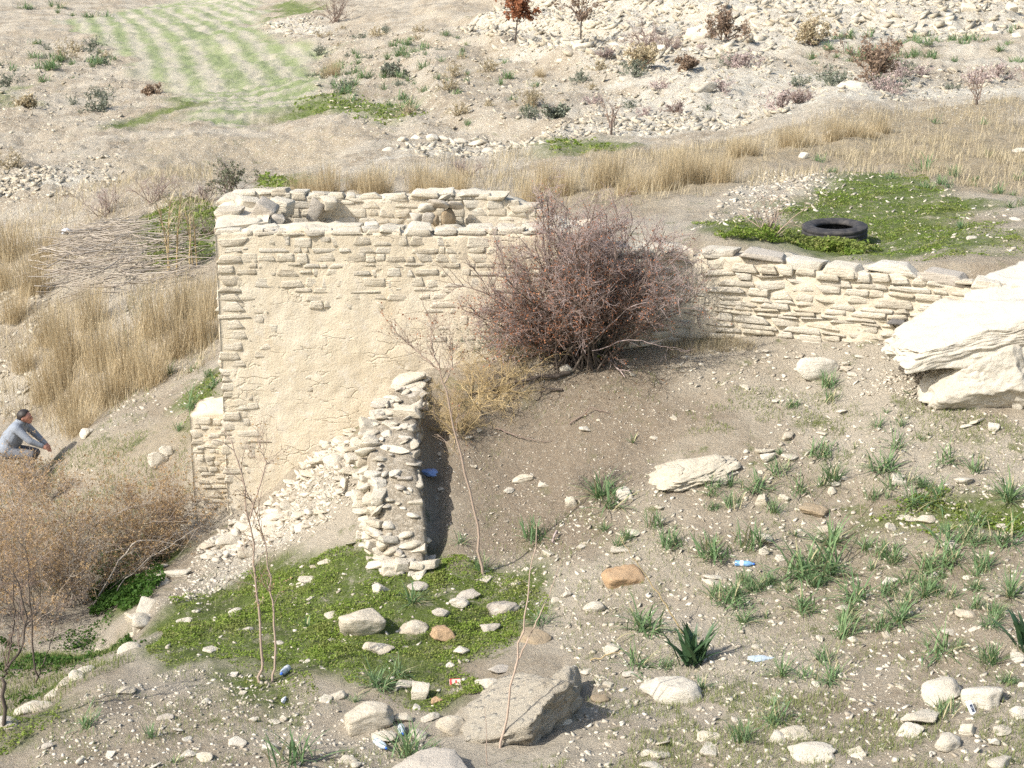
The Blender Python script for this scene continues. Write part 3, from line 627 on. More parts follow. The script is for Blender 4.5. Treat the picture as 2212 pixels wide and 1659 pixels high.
while y < 21.8:                                                           # overhanging right-hand edge
    xl, xr, zt, zl, zr = P_(y); w = r_.uniform(.2, .55); d_ = r_.uniform(.12, .34)
    link('stone', rock_mesh(str(r_.choice(['block','slab','stone'])), int(r_.integers(0,12)), str(r_.choice(['lime','limewhite','limegrey','limewarm']))), CW, (xr-w*.5+r_.uniform(-.02,.13), y+d_/2, zt-.02+r_.normal()*.035), (r_.normal()*.16, r_.normal()*.2, r_.normal()*.5), (w, d_*1.15, r_.uniform(.06,.16))); y += d_*r_.uniform(.6,1.0)
for x in np.arange(-1.5, -.98, .17):                                     # near end
    for z_ in (.70,.80): link('stone', rock_mesh('block', int(r_.integers(0,14)), str(r_.choice(['lime','limewhite','limewarm']))), CW, (x+r_.normal()*.04, 18.36+(z_-.7)*.25, z_+r_.normal()*.02), (r_.normal()*.15, r_.normal()*.15, r_.normal()*.2), (r_.uniform(.14,.26), .2, r_.uniform(.08,.14)))
for y in np.arange(18.5, 21.6, .17):                                      # right face, in shade
    xl, xr, zt, zl, zr = P_(y)
    for z_ in np.arange(zr-.1, zt-.06, .12):
        link('stone', rock_mesh('block', int(r_.integers(0,14)), 'lime'), CW, (xr-.06+r_.normal()*.02, y+r_.normal()*.03, z_), (r_.normal()*.1, r_.normal()*.1, math.pi/2+r_.normal()*.1), (r_.uniform(.14,.26), .2, .11))
for y in np.arange(18.45, 21.2, .15):                                     # stepped left face
    xl, xr, zt, zl, zr = P_(y)
    for q in np.arange(0, 1.02, .2):
        if r_.random() < .12: continue
        z_ = zl-.1+(zt-zl+.08)*q; link('stone', rock_mesh('block' if r_.random() < .5 else 'slab', int(r_.integers(0,12)), str(r_.choice(['limewarm','lime','limewhite']))), CW, (xl-.13+.16*q+r_.normal()*.03, y+r_.normal()*.03, z_), (r_.normal()*.2, r_.normal()*.2, math.pi/2+r_.normal()*.4), (r_.uniform(.15,.32), r_.uniform(.18,.3), r_.uniform(.08,.15)))
for _ in range(60):                                                       # loose on the top
    y = r_.uniform(18.4, 21.6); xl, xr, zt, zl, zr = P_(y); w = r_.uniform(.08, .24)
    link('stone', rock_mesh('slab', int(r_.integers(0,12)), str(r_.choice(['lime','limegrey','limewhite']))), CW, (r_.uniform(xl, xr-.1), y, zt+.01), (r_.normal()*.2, r_.normal()*.2, r_.uniform(0,6)), (w, w*.7, w*.35))
link('peak_stone', rock_mesh('stone', 4, 'lime'), CW, (-1.42,21.62,2.26), (.1,-.35,.3), (.5,.35,.2))

# --- broken masonry ledge at the foot of the green bank
LE = empty('broken_ledge', (0,0,0), 0, 'broken edge of old masonry along the left rim of the clover bank', 'wall')
r_ = np.random.default_rng(97); pts = [at(u, v) for u, v in [(350,1240),(335,1270),(328,1300),(320,1330),(308,1360),(300,1388)]]+[at(u, v) for u, v in [(205,1455),(165,1478),(125,1503),(95,1530),(60,1545),(25,1565)]]
for x, y in pts:
    for q in range(4):
        xx = x+r_.normal()*.05-.06; yy_ = y+r_.normal()*.15; w = r_.uniform(.14,.38); link('stone', rock_mesh('block' if q else 'slab', int(r_.integers(0,12)), str(r_.choice(['lime','limewarm','limewhite']))), LE, (xx, yy_, ground(xx+.12, yy_)-.02-.10*q), (r_.normal()*.2, r_.normal()*.2, r_.uniform(0,6)), (w, w*.8, w*r_.uniform(.35,.6)))
#==PART2==
LAB = []                                                   # (object, noun, x, y, size, zone) to be told apart at the end
def note(o, noun, zone, size): LAB.append((o, noun, o.location.x, o.location.y, size, zone))
# ------------------------------------------------------------------ boulders and single stones lying about
_seed = [1000]
def boulder(name, u, v, w, h, label, mat='lime', side='f', sub=3, cat='stone', flat=.8, sink=.32, rz=None, tilt=(0,0), group=None, block=False, Y=None, fine=.012, tall=None):
    """u, v: middle of the stone as seen; w, h its seen width and height (pixels of the survey picture)"""
    _seed[0] += 1; sd_ = _seed[0]; r = np.random.default_rng(sd_)
    x, y = at(u, v+h*.28, side); p = pxm(y, v); wm = w/p; dm = wm*flat; k = math.sin(math.atan2(CAMZ-ground(x, y), y))
    hm = tall or max(.28*wm, (h/p-dm*k*.8))*1.15
    if sub > 2: V, Fc = rock_np(sd_, max(sub, 4), False, .08, 10, fine+.012); me = mesh_np(name, V, Fc, M[mat])
    else: me = rock_mesh('block' if block else 'stone', sd_%12, mat)
    o = link(name, me, None, (x, y, ground(x, y)+hm*(.5-sink)), (tilt[0]+r.normal()*.08, tilt[1]+r.normal()*.1, r.uniform(-.5, .5) if rz is None else rz), (wm, dm, hm))
    return tag(o, label, cat, group)
B = boulder
B('boulder',785,1335,112,92,'large tan boulder at the left edge of the clover, below the crumbling cross wall','lime',sub=4,cat='boulder',fine=.02)
B('boulder',893,1343,66,42,'grey-white rounded rock in the clover left of the rust-orange rock','lime')
B('boulder',957,1363,62,46,'rust-orange rock in the middle of the clover','rust')
B('boulder',953,1320,38,27,'small pinkish grey rock just above the rust-orange one','limegrey')
B('boulder',992,1297,46,33,'bright white rock in the clover','limewhite')
B('boulder',1012,1277,58,30,'flat grey rock behind the bright white rock in the clover','limegrey')
B('boulder',1087,1310,70,42,'wide grey pitted rock at the right edge of the clover','limegrey')
B('boulder',1058,1352,48,34,'grey angular rock below the wide pitted one in the clover','limegrey')
B('slab',1157,1373,72,38,'yellowish flat slab behind the forked bare stem','brownstone',tilt=(.25,0))
B('boulder',823,1266,40,30,'pale rock in the clover just below the end of the cross wall','limewhite')
B('slab',817,1391,73,34,'long buff slab lying below the large tan boulder','lime',flat=.6)
B('slab',903,1260,46,14,'thin grey slab sunk in the clover by the cross wall','limegrey')
B('boulder',997,1406,38,30,'white angular fragment below the rust-orange rock','limewhite')
B('boulder',973,1430,28,16,'small white flat fragment in the clover, lowest of its pair','limewhite')
B('boulder',797,1543,110,88,'large pinkish boulder above the two plastic bottles','lime',sub=4,cat='boulder',fine=.02)
B('boulder',907,1492,42,48,'upright pale block right of the pinkish boulder','lime',block=True,sub=2)
B('boulder',873,1478,44,22,'white flat stone between grass and upright block','limewhite')
B('boulder',943,1509,30,27,'small rust-brown stone beside the upright pale block','rust')
B('boulder',977,1563,74,66,'squarish pale boulder leaning on the left of the big conglomerate rock','lime',sub=4,cat='boulder',fine=.02)
B('boulder',830,1590,60,34,'pale rounded stone between the two bottles','lime')
B('boulder',903,1583,44,30,'rounded grey stone right of the upright bottle','limegrey')
B('boulder',930,1549,44,22,'white flat stone above the rounded grey one','limewhite')
B('boulder',870,1553,40,34,'pale stone directly behind the upright bottle','lime')
B('boulder',937,1655,186,56,'broad boulder cut by the bottom edge of the picture','limegrey',sub=4,cat='boulder',fine=.02)
B('boulder',753,1646,46,34,'pale stone at the bottom edge left of the leaning bottle','lime')
B('slab',1450,1482,142,84,'large smooth white slab propped beside the broad-leaved plant','limewhite',sub=4,cat='boulder',tilt=(-.3,.1),flat=.5,fine=.004)
B('boulder',1284,1313,50,34,'pale squarish stone alone on bare soil, left of the asphodels','limewhite')
B('boulder',1347,1243,92,56,'low rust-stained rock half buried in the soil','rust',sub=4,cat='boulder',sink=.4,fine=.02)
B('slab',1057,1469,64,38,'white flaky slab on the upper left of the conglomerate rock','limewhite')
B('slab',1078,1450,50,18,'grey slab behind the white flaky one','limegrey')
B('stone',1207,1563,60,26,'white bone-shaped stone right of the conglomerate rock','limewhite',flat=.45)
B('boulder',1300,1506,50,30,'brown weathered stone in the shadow right of the conglomerate rock','brownstone')
B('stone',1320,1403,44,18,'flat pale stone left of the broad-leaved plant','limewhite')
B('stone',1410,1649,58,26,'pale stone on the bottom edge, left of the green grass','limewhite')
B('stone',1407,1622,50,18,'narrow slanting stone near the bottom edge','lime',flat=.4)
B('stone',1360,1456,34,15,'small flat stone left of the smooth white slab','limewhite')
B('boulder',2035,1480,100,80,'left half of the split pale boulder at lower right','limewhite',sub=4,cat='boulder',fine=.006,group='split boulder')
B('boulder',2120,1498,90,72,'right half of the split pale boulder at lower right','limewhite',sub=4,cat='boulder',fine=.006,group='split boulder',block=False)
B('slab',1755,1616,98,56,'broad flat oval slab near the bottom edge','limewhite',cat='slab',flat=.75)
B('slab',1715,1579,78,44,'grey-white slab just above the broad oval slab','lime',cat='slab')
B('boulder',2045,1603,62,52,'tilted oval rock below the split boulder','limewhite',tilt=(.3,.2))
B('slab',1965,1579,66,38,'angular white slab left of the tilted oval rock','limewhite')
B('slab',1988,1548,88,34,'long white slab under the split boulder','limewhite')
B('stone',2088,1579,32,28,'small buff cube of stone right of the tilted oval rock','limewarm',block=True,sub=2)
B('boulder',2205,1533,44,38,'pale rock cut by the right edge below the split boulder','limewhite')
B('slab',2162,1649,70,30,'white slab in the bottom right corner','limewhite')
B('stone',2148,1598,26,26,'small round white stone near the right edge','limewhite')
B('stone',2165,1575,46,26,'flat white stone near the right edge above the small round one','limewhite')
B('stone',1923,1246,42,24,'white stone between asphodels on the right slope','limewhite')
B('boulder',1998,1119,44,28,'tan rock at the green patch on the right slope','lime')
B('stone',1650,1191,24,30,'upright stone behind the blue bottle','limewhite',flat=.4)
B('stone',1685,1199,26,20,'rounded white stone right of the upright one by the blue bottle','limewhite')
B('stone',1923,1139,28,28,'squat stone left of the tan rock on the right slope','limewhite')
B('stone',2167,1139,38,22,'long white stone near the right edge in asphodels','limewhite')
B('slab',1765,793,98,56,'tilted pale slab at the foot of the aqueduct wall','limewhite',sub=4,cat='boulder',tilt=(-.5,0),flat=.35,fine=.01)
B('stone',1942,1043,36,26,'white block right of a large asphodel on the slope','limewhite',block=True,sub=2)
B('stone',2082,1043,42,30,'white angular stone below the two biggest asphodels at right','limewhite')
B('stone',1657,990,34,28,'pointed white stone right of the flat outcrop','limewhite')
B('stone',1705,991,38,18,'low white stone beside the pointed one','limewhite')
B('stone',1702,941,32,22,'pale stone on the soil above the pointed one','lime')
B('stone',1645,1076,32,28,'cream block of stone among asphodels','limewarm',block=True,sub=2)
B('stone',1695,1071,26,20,'cream stone right of the cream block','limewarm')
B('stone',1798,1053,22,22,'round white stone between asphodels, centre of the right slope','limewhite')
B('stone',2145,930,26,18,'square white stone on the upper right slope','limewhite',block=True,sub=2)
B('stone',2085,922,26,11,'thin white stone on the upper right slope','limewhite')
B('boulder',2178,843,44,26,'grey rock on top of the little group below the great boulder','limegrey')
B('stone',2180,866,34,16,'flat grey stone under the rock below the great boulder','limegrey')
B('stone',2198,868,24,22,'white round stone at the right edge below the great boulder','limewhite')
B('slab',1760,1095,66,30,'brownish slab lying on the right slope','brownstone')
B('stone',1817,883,28,14,'white flat stone below the tilted slab','limewhite')
B('stone',1264,920,28,14,'white stone alone on the dark soil','limewhite')
B('stone',1090,853,24,18,'pale stone among the fallen branches','limewhite')
B('stone',1224,785,32,28,'white stone at the foot of the large bush','limewhite')
B('stone',1130,1030,50,18,'long pale stone on the dark soil, split in two','lime',flat=.4)
B('stone',1175,1038,28,14,'flat white stone beside the long pale one','limewhite')
B('stone',1100,1056,26,15,'white stone left of the flat one on the dark soil','limewhite')
B('stone',1234,1083,28,30,'pale block left of the twin asphodels','lime')
B('stone',1350,1070,42,34,'white rock right of the twin asphodels','limewhite')
B('stone',1012,946,20,10,'small white stone near the shaded side of the cross wall','limewhite')
B('boulder',220,1403,38,28,'rounded tan rock at the rim of the left bank','lime')
B('boulder',167,1373,30,24,'rounded pale rock under the brown shrub','lime',side='b')
B('stone',515,1603,42,28,'white rounded stone with a sharp shadow near the lower left','limewhite')
B('stone',443,1636,44,28,'buff angular stone at the bottom left','limewarm')
B('stone',413,1626,32,18,'white sliver left of the buff stone at the bottom','limewhite')
B('stone',273,1489,42,12,'thin flat stone on the bare soil at lower left','lime')
B('stone',548,1556,22,22,'upright white stone on bare soil at lower left','limewhite')
B('stone',613,1553,18,22,'narrow white stone with a weed at its side','limewhite')
B('slab',357,1546,40,24,'grey slab on bare soil at lower left','limegrey')
B('boulder',103,1606,28,24,'grey rock at the rim in the bottom left corner','limegrey')
B('boulder',727,1503,44,32,'pale rock left of the pinkish boulder','lime')
B('stone',583,1616,36,22,'white stone beside the biggest asphodel at the bottom','limewhite')
B('stone',535,1363,26,14,'grey flat stone in the clover by the twin saplings','limegrey')
B('boulder',493,1169,56,36,'white block at the foot of the tower, upper of two','limewhite')
B('boulder',445,1178,54,30,'grey-white slab fallen by the low stub wall','lime')
B('slab',457,1203,50,26,'white slab below the fallen blocks at the tower foot','limewhite')
B('stone',497,1196,30,20,'small white block at the foot of the tower, lower of two','limewhite')
B('slab',383,1240,66,18,'long thin slab along the rim below the stub wall','limewhite',flat=.35)
B('slab',593,1116,76,28,'large pale slab on the rubble slope against the tower','limewhite',tilt=(.2,-.3))
B('slab',665,1255,40,22,'grey-white flat rock at the upper edge of the clover','lime')
B('boulder',342,992,46,46,'white angular rock standing on the slope left of the tower','limewhite',side='b')
B('boulder',360,975,30,36,'white pointed rock leaning on the angular one left of the tower','limewhite',side='b')
B('stone',453,865,32,22,'white stone beside asphodels left of the tower','limewhite',side='b')
B('boulder',187,937,32,28,'tan rounded boulder on the bank behind the person','limewarm',side='b')
B('stone',1735,340,24,18,'white stone left of an asphodel beyond the tyre','limewhite',side='b')
B('slab',2200,318,40,18,'pale squared block at the right edge on the dry grass','limewhite',side='b')
B('boulder',1815,288,60,20,'white rock showing through the dry grass','limewhite',side='b')

# the big conglomerate rock, the outcrop and the great boulder are shaped from their own plans
def lump(name, u, v, Y, dims, label, mat, seed, sub=5, rot=(0,0,0), fine=.02, cat='boulder', dz=0, side='f'):
    x, y = at(u, v, side)
    V, Fc = rock_np(seed, sub, False, .15, 12, fine); o = link(name, mesh_np(name, V, Fc, M[mat], False), None, (x, y, ground(x, y)+dz), rot, dims); return tag(o, label, cat)
def conglom():
    k = NT('conglomerate', .95); c = k.mix(k.noise(5, 6, .75), (.50,.44,.345), (.64,.58,.47)); v = k.voro(9, 'F1', 'Distance'); 
    c = k.mix(k.math('MULTIPLY', k.step(v, .33, .22), k.step(k.noise(3, 3), .42, .55)), c, (.60,.55,.45)); c = k.mix(k.math('MULTIPLY', k.step(k.noise(2.2, 5, .7), .55, .7), .7), c, (.38,.325,.245))
    return k.col(c).bump(k.math('ADD', k.noise(14, 8, .75), k.math('MULTIPLY', k.step(v, .4, .2), .4)), 1.0, .11).m
M['conglom'] = conglom(); M['chalkrock'] = stone_mat('chalk_rock', (.47,.41,.31), (.58,.52,.41), (.34,.29,.215), .75)
lump('boulder',1120,1560,14.6,(1.42,1.15,.62),'big conglomerate rock, pebbles set in it, behind the tall bare stem','conglom',2101,5,(.18,-.36,-.35),.06,dz=.10)
lump('boulder',1225,1512,15,(.34,.5,.40),'dark-ended knob at the right tip of the conglomerate rock','conglom',2104,4,(0,.2,.2),.035,dz=.12)
lump('outcrop',1500,1010,19.4,(1.2,1.0,.34),'rough white chalk outcrop in the middle of the slope','chalkrock',2107,5,(.1,-.22,.3),.11,'outcrop',dz=.0)
lump('outcrop',1440,1035,19,(.6,.5,.36),'lower left knob of the white chalk outcrop','chalkrock',2109,4,(.1,-.3,.1),.11,'outcrop',dz=-.03)
M['boulder'] = stone_mat('boulder_limestone', (.52,.475,.39), (.59,.545,.46), (.42,.375,.30), .6, False)
# great boulder: an overhanging upper bed on a recessed lower one
GB = empty('great_boulder', (6.35,20.0,2.75), 0, 'huge overhanging white limestone boulder at the right edge', 'boulder')
def gb_part(name, seed, loc, dims, rot, sub=6, fine=.014):
    V, Fc = rock_np(seed, sub, False, .10, 12, fine); V = V*np.array(dims); 
    bed = .0*np.sin((V[:,2]+.15*n3(V, 1.2, seed))*55); V[:,1] += bed; V += .03*np.stack([n3(V, 3.5, seed+k) for k in range(3)], 1)+.012*np.stack([n3(V, 11, seed+k) for k in range(3)], 1)
    return link(name, mesh_np(name, V, Fc, M['boulder'], False), GB, loc, rot)
gb_part('overhang', 2203, (-.02,.15,.68), (3.2,1.7,.66), (.08,-.27,.10), fine=.04)
gb_part('upper_bed', 2206, (.6,.50,.95), (2.5,1.5,.55), (.15,-.28,.15), fine=.04)
gb_part('base', 2209, (-.25,-.16,.02), (2.0,1.2,.96), (.0,-.12,.1), fine=.04)
gb_part('base_flank', 2212, (.75,-.05,.05), (1.8,1.15,1.1), (.0,-.2,.2), fine=.04)
B('slab',2195,805,50,60,'pale rock face under the right end of the great boulder','limewhite',sub=4,cat='boulder')

# scattered stones: individuals of a kind, alike within each zone
Z1 = poly([(1020,1240),(1250,1080),(1500,1060),(1700,900),(2240,880),(2260,1659),(1180,1659),(1280,1500),(1180,1350)])
Z2 = poly([(60,1630),(180,1500),(420,1440),(640,1470),(780,1560),(940,1600),(1000,1680),(60,1690)])
Z3 = PG['dark']; Z4 = PG['clover']; Z5 = poly([(425,1195),(500,1125),(640,1030),(740,935),(770,990),(740,1090),(690,1130),(560,1185),(470,1225)])
Z6 = poly([(1500,470),(1760,370),(2050,400),(2240,470),(2240,550),(2050,555)], 'b'); Z7 = poly([(110,1040),(250,930),(460,850),(470,960),(400,1080),(200,1100)], 'b')
Z8 = poly([(1450,760),(1900,740),(1960,860),(1700,880),(1500,840)])
def scatter(P, n, seed, s0, s1, label, group, mats, kinds=('stone','slab','block'), p=2.2, name='stone'):
    r = np.random.default_rng(seed); q = sample(P, n, seed)
    for x, y in q:
        w = s0+(s1-s0)*r.random()**p; k = r.choice(kinds); h = w*(r.uniform(.35,.6) if k == 'stone' else r.uniform(.18,.3))
        o = link(name, rock_mesh(str(k), int(r.integers(0,12)), str(r.choice(mats))), None, (x, y, ground(x, y)+h*.08), (r.normal()*.2, r.normal()*.2, r.uniform(0,6.3)), (w, w*r.uniform(.55,.85), h))
        tag(o, label, 'stone', group); note(o, 'pale stone', 'f' if y < 23 and x > -4 or y < 21 else 'b', w)
ZS = poly([(770,1140),(900,1130),(945,1190),(930,1235),(800,1240),(740,1190)])
ZT = poly([(690,960),(770,880),(850,850),(800,960),(770,1080),(720,1110)])
MW = ['limewhite','limewhite','lime','limewhite','limewarm']
scatter(Z1, 96, 301, .06, .26, 'small pale stone strewn among the asphodels of the right slope', 'stones on the right slope', MW, p=1.8)
scatter(Z2, 24, 302, .06, .16, 'small pale stone on the bare soil at lower left', 'stones at lower left', MW)
scatter(Z3, 20, 303, .05, .13, 'small pale stone on the dark soil before the bush', 'stones on the dark soil', MW)
scatter(Z4, 36, 304, .07, .22, 'small pale stone poking out of the clover', 'stones in the clover', MW)
scatter(Z5, 85, 305, .10, .38, 'fallen pale stone of the rubble bank against the tower foot', 'rubble against the tower', ['limewhite','limewarm','lime'], ('slab','block','slab','stone'), 1.6, 'rubble_block')
scatter(ZS, 24, 315, .12, .36, 'pale stone', 'stones fallen from the end of the cross wall', MW, ('slab','block','slab'), 1.4, 'rubble_block')
scatter(ZT, 34, 316, .12, .36, 'pale stone', 'stones fallen on the left of the cross wall', MW, ('slab','block','slab'), 1.4, 'rubble_block')
scatter(Z6, 28, 306, .07, .24, 'small white stone on the green terrace beyond the wall', 'stones on the terrace', MW, ('slab','slab','stone'))
scatter(Z7, 16, 307, .06, .2, 'small pale stone on the slope left of the tower', 'stones left of the tower', MW)
scatter(Z8, 26, 308, .05, .2, 'white stone fallen at the foot of the aqueduct wall', 'stones below the aqueduct wall', MW)

# gravel: chips too many to count
def chips(name, zones, label, mats=('limewhite',)):
    parts = []; V0 = np.array([(x_, y_, z_) for x_ in (-1,1) for y_ in (-1,1) for z_ in (-1,1)], float)*.62; F0 = np.array([(0,1,3),(0,3,2),(4,6,7),(4,7,5),(0,4,5),(0,5,1),(2,3,7),(2,7,6),(0,2,6),(0,6,4),(1,5,7),(1,7,3)])
    for P, n, s0, s1, seed in zones:
        r = np.random.default_rng(seed); q = sample(P, n, seed); n = len(q); z = ground(q[:,0], q[:,1])
        s = (s0+(s1-s0)*r.random(n)**5); S = np.stack([s, s*r.uniform(.6,.9,n), s*r.uniform(.22,.5,n)], 1)
        V = V0[None]*(1+.16*r.normal(size=(n, len(V0), 3)))*S[:,None]*.6
        a = r.uniform(0, 6.3, n); ca = np.cos(a)[:,None]; sa = np.sin(a)[:,None]; t = r.normal(size=(n,1))*.5
        X = V[...,0]*ca-V[...,1]*sa; Y = V[...,0]*sa+V[...,1]*ca; Zc = V[...,2]+X*t
        V = np.stack([X+q[:,0:1], Y+q[:,1:2], Zc+(z+S[:,2]*.02)[:,None]], -1)
        parts.append((V.reshape(-1,3), (F0[None]+(np.arange(n)*len(V0))[:,None,None]).reshape(-1,3)))
    V, Fs = merge(parts); tag(link(name, mesh_np(name, V, Fs, M[mats[0]])), label, 'gravel', kind='stuff')
def chip_mat():
    k = NT('stone_chips'); c = k.mix(k.isl(), (.33,.285,.22), (.62,.565,.465)); return k.col(c).bump(k.noise(60, 3, .7), .3, .01).m
M['chips'] = chip_mat()
k_ = NT('far_stone_chips'); k_.col(k_.mix(k_.isl(), (.42,.365,.275), (.60,.545,.44))).bump(k_.noise(9, 6, .75), .8, .08); M['farchips'] = k_.m
chips('gravel', [(Z1,13000,.009,.085,1),(Z2,4000,.009,.065,2),(Z3,4500,.009,.045,3),(Z4,500,.02,.08,4),(Z5,2600,.015,.16,5),(Z7,2600,.014,.1,6),(Z8,900,.015,.1,7),(PG['boulderdust'],2600,.015,.08,8),(PG['slide'],3000,.015,.08,12),(PG['mound'],900,.02,.14,13)], 'pale limestone gravel strewn over the near slopes', ('chips',))
chips('terrace_gravel', [(Z6,1000,.02,.12,9),(poly([(1480,500),(1560,430),(1700,370),(1800,380),(1780,450),(1600,480)],'b'),900,.02,.14,10)], 'pale stone chips on the terrace around the tyre', ('chips',))
FZ1 = poly([(700,60),(1000,60),(1300,150),(1300,270),(1000,300),(780,290),(660,200)], 'b'); FZ2 = poly([(1300,120),(1700,120),(2230,160),(2230,200),(1900,225),(1400,270),(1250,270)], 'b'); FZ3 = poly([(-50,100),(250,110),(340,200),(220,300),(100,380),(-50,380)], 'b')
chips('far_gravel', [(FZ1,5200,.03,.30,21),(FZ2,6000,.03,.32,22),(FZ3,3600,.03,.28,23),(PG['stream'],2600,.04,.45,24),(PG['ledge'],900,.04,.35,25),(PG['heap'],700,.08,.6,26),(poly([(-60,640),(120,640),(160,800),(40,900),(-60,900)],'b'),1500,.03,.2,29),(poly([(0,380),(260,330),(260,400),(60,450),(0,450)],'b'),900,.04,.3,30)], 'loose white stones over the far slopes and the stream bed', ('farchips',))
chips('scree', [(PG['scree'],9500,.07,.75,27),(poly([(1000,70),(1150,0),(1500,0),(1500,120),(1300,140)],'b'),1800,.06,.6,28)], 'scree of broken limestone slabs on the far right hillside', ('farchips',))
r_ = np.random.default_rng(401)
for q in range(34):
    u = r_.uniform(1180, 2230); v = r_.uniform(0, 95)+(40 if u < 1500 else 0); w = r_.uniform(12, 34)
    B('slab', u, v, w, w*.5, 'larger limestone slab standing out of the far scree', str(r_.choice(['limewhite','lime','limewarm'])), 'b', sub=2, group='slabs in the far scree', tilt=(.3,0), block=True)
STB = [(900,300,34,20),(935,302,30,22),(960,298,30,22),(995,300,30,18),(870,310,26,16),(1030,300,40,16),(1100,295,30,12),(840,330,30,16),(1060,318,44,12)]
for u, v, w, h in STB:
    B('boulder', u, v, w, h, 'white boulder in the stony stream bed behind the tower, %s from the left' % 'first second third fourth fifth sixth seventh eighth ninth'.split()[sorted(STB).index((u, v, w, h))], 'limewhite', 'b', sub=2, group='boulders in the stream bed')
for u, v, w, h, lb in [(1510,85,60,44,'white boulder under a brown thorn shrub on the far scree'),(1840,205,70,26,'white bedrock ledge on the far slope'),(1515,195,70,36,'cracked white bedrock knob on the far slope'),(1290,150,30,12,'low white rock on the far slope left of the thorn shrubs'),(1430,105,20,30,'upright white rock with a dark hollow on the far slope')]:
    B('boulder', u, v, w, h, lb, 'limewhite', 'b', sub=3, cat='rock')

# ------------------------------------------------------------------ asphodels
_asp = []
for k in range(8):
    r = np.random.default_rng(500+k); n = 30+((k*29)%8)*7; b = np.zeros((n,3)); b[:,:2] = r.normal(size=(n,2))*(.05+.03*(k%4))
    V, Fq = blades(b, r.uniform(0,6.28,n), r.uniform(.12,1.0+.07*k,n), r.uniform(.36,.62+.03*k,n)*(.75+.5*((k*37)%10)/10), r.uniform(.02,.036+.002*k,n), 4, .45+.09*k); _asp.append(mesh_np('asphodel', V, Fq, M['asph'], True))
_asb = []
for k in range(3):
    r = np.random.default_rng(520+k); n = 10+3*k; b = np.zeros((n,3)); b[:,:2] = r.normal(size=(n,2))*.03
    V, Fq = blades(b, r.uniform(0,6.28,n), r.uniform(.2,1.1,n), r.uniform(.35,.6,n), r.uniform(.05,.07,n), 4, .5); _asb.append(mesh_np('asphodel', V, Fq, M['asph'], True))
_ac = [0]
def asph(u, v, w, label, group, side='f', small=False):
    x, y = at(u, v, side); s = w/pxm(y, v)*1.62; _ac[0] += 1; r = np.random.default_rng(600+_ac[0])
    o = link('asphodel', (_asb if small else _asp)[_ac[0] % (3 if small else 8)], None, (x, y, ground(x, y)-.01), (0,0,r.uniform(0,6.28)), (s, s, s*r.uniform(.85,1.1)))
    return tag(o, label, 'plant', group)
def NA(*a, **k): o = asph(*a, **k); note(o, 'asphodel clump', 'f', o.scale.x)
c6 = [(945,835,150),(950,930,120),(700,980,100),(1460,915,75),(1655,890,60),(1320,1065,80),(1260,1135,90),(1410,1120,120),(1540,1210,80),(1590,1175,60),(910,1300,170),(1110,1250,80),(1380,1260,150),(1300,1410,210),(1710,1335,150),(1890,1415,220),(630,1310,80),(620,1420,180),(185,1480,130),(310,1475,100),(190,1550,120),(480,1520,180),(760,1510,120),(900,1480,150),(960,1450,180),(310,1640,150),(190,1650,90),(2110,1610,210),(1500,1620,200),(1560,1500,130),(1630,1600,200),(1330,1590,100),(590,1650,120)]
c3 = [(460,215,260),(200,300,240),(960,190,220),(730,150,100),(760,400,280),(920,380,300),(680,515,170),(850,475,130),(460,530,160),(300,600,230),(390,715,150),(540,670,90),(790,620,200),(1130,560,220),(1080,650,180),(1050,800,190),(920,940,170),(1280,740,170),(1400,700,200),(1450,460,160),(1590,380,200),(1720,350,200),(1560,480,130),(1940,380,170),(1730,540,150),(1890,510,130),(2120,570,190),(2010,690,150),(1990,780,130),(1680,900,220),(1800,880,120),(1980,950,200),(1590,840,100),(2100,1070,130),(640,1030,150),(780,1060,150),(960,1090,180),(600,1390,180),(570,1270,150),(380,1510,180),(1690,1320,170),(1300,280,180),(1190,230,130),(1700,250,250),(1900,100,150),(2100,230,200),(1230,370,160),(1360,330,150),(220,560,150)]
for x, y, w in c6: NA(1475+x/3, 553+y/3, w/3, 'green asphodel clump on the upper right slope below the great boulder', 'asphodels of the upper right slope', small=w < 85)
for x, y, w in c3: NA(1475+x/3, 1106+y/3, w/3, 'green asphodel clump on the lower right slope near the blue bottle', 'asphodels of the lower right slope', small=w < 110)
def c2(x, y): return 737+x/3, 1106+y/3
for x, y, w, lb in [(1260,190,190,'asphodel behind the tip of the tall bare stem'),(460,590,150,'asphodel in the clover above the rust-orange rock'),(1290,740,160,'asphodel at the fork of the tall bare stem'),(1970,780,260,'large dense asphodel above the broad-leaved plant'),(1920,1010,180,'asphodel left of the broad-leaved plant'),(1800,240,160,'front asphodel of a pair by the dry yellow stem'),(1850,190,110,'rear asphodel of a pair by the dry yellow stem'),(2040,90,170,'asphodel above the pair by the dry yellow stem'),(2150,240,180,'asphodel right of the dry yellow stem'),(1710,130,90,'thin asphodel on the bare middle soil'),(770,190,100,'small asphodel at the shaded end of the cross wall'),(240,1160,200,'drooping asphodel left of the upright pale block'),(370,1080,130,'asphodel above the upright pale block'),(90,1250,130,'asphodel above the pinkish boulder'),(440,1580,280,'wide asphodel right of the two bottles'),(910,390,160,'asphodel at the foot of the leaning sapling'),(2110,1010,110,'asphodel tuft right under the broad-leaved plant')]:
    u, v = c2(x, y); asph(u, v, w/3, lb, None)
for x, y, w, lb in [(1680,1560,210,'upper of the twin asphodels on the middle slope'),(1740,1640,220,'lower of the twin asphodels on the middle slope'),(1890,1180,110,'sparse asphodel on the bare soil above the outcrop')]: asph(737+x/3, 553+y/3, w/3, lb, None, small=w < 120)
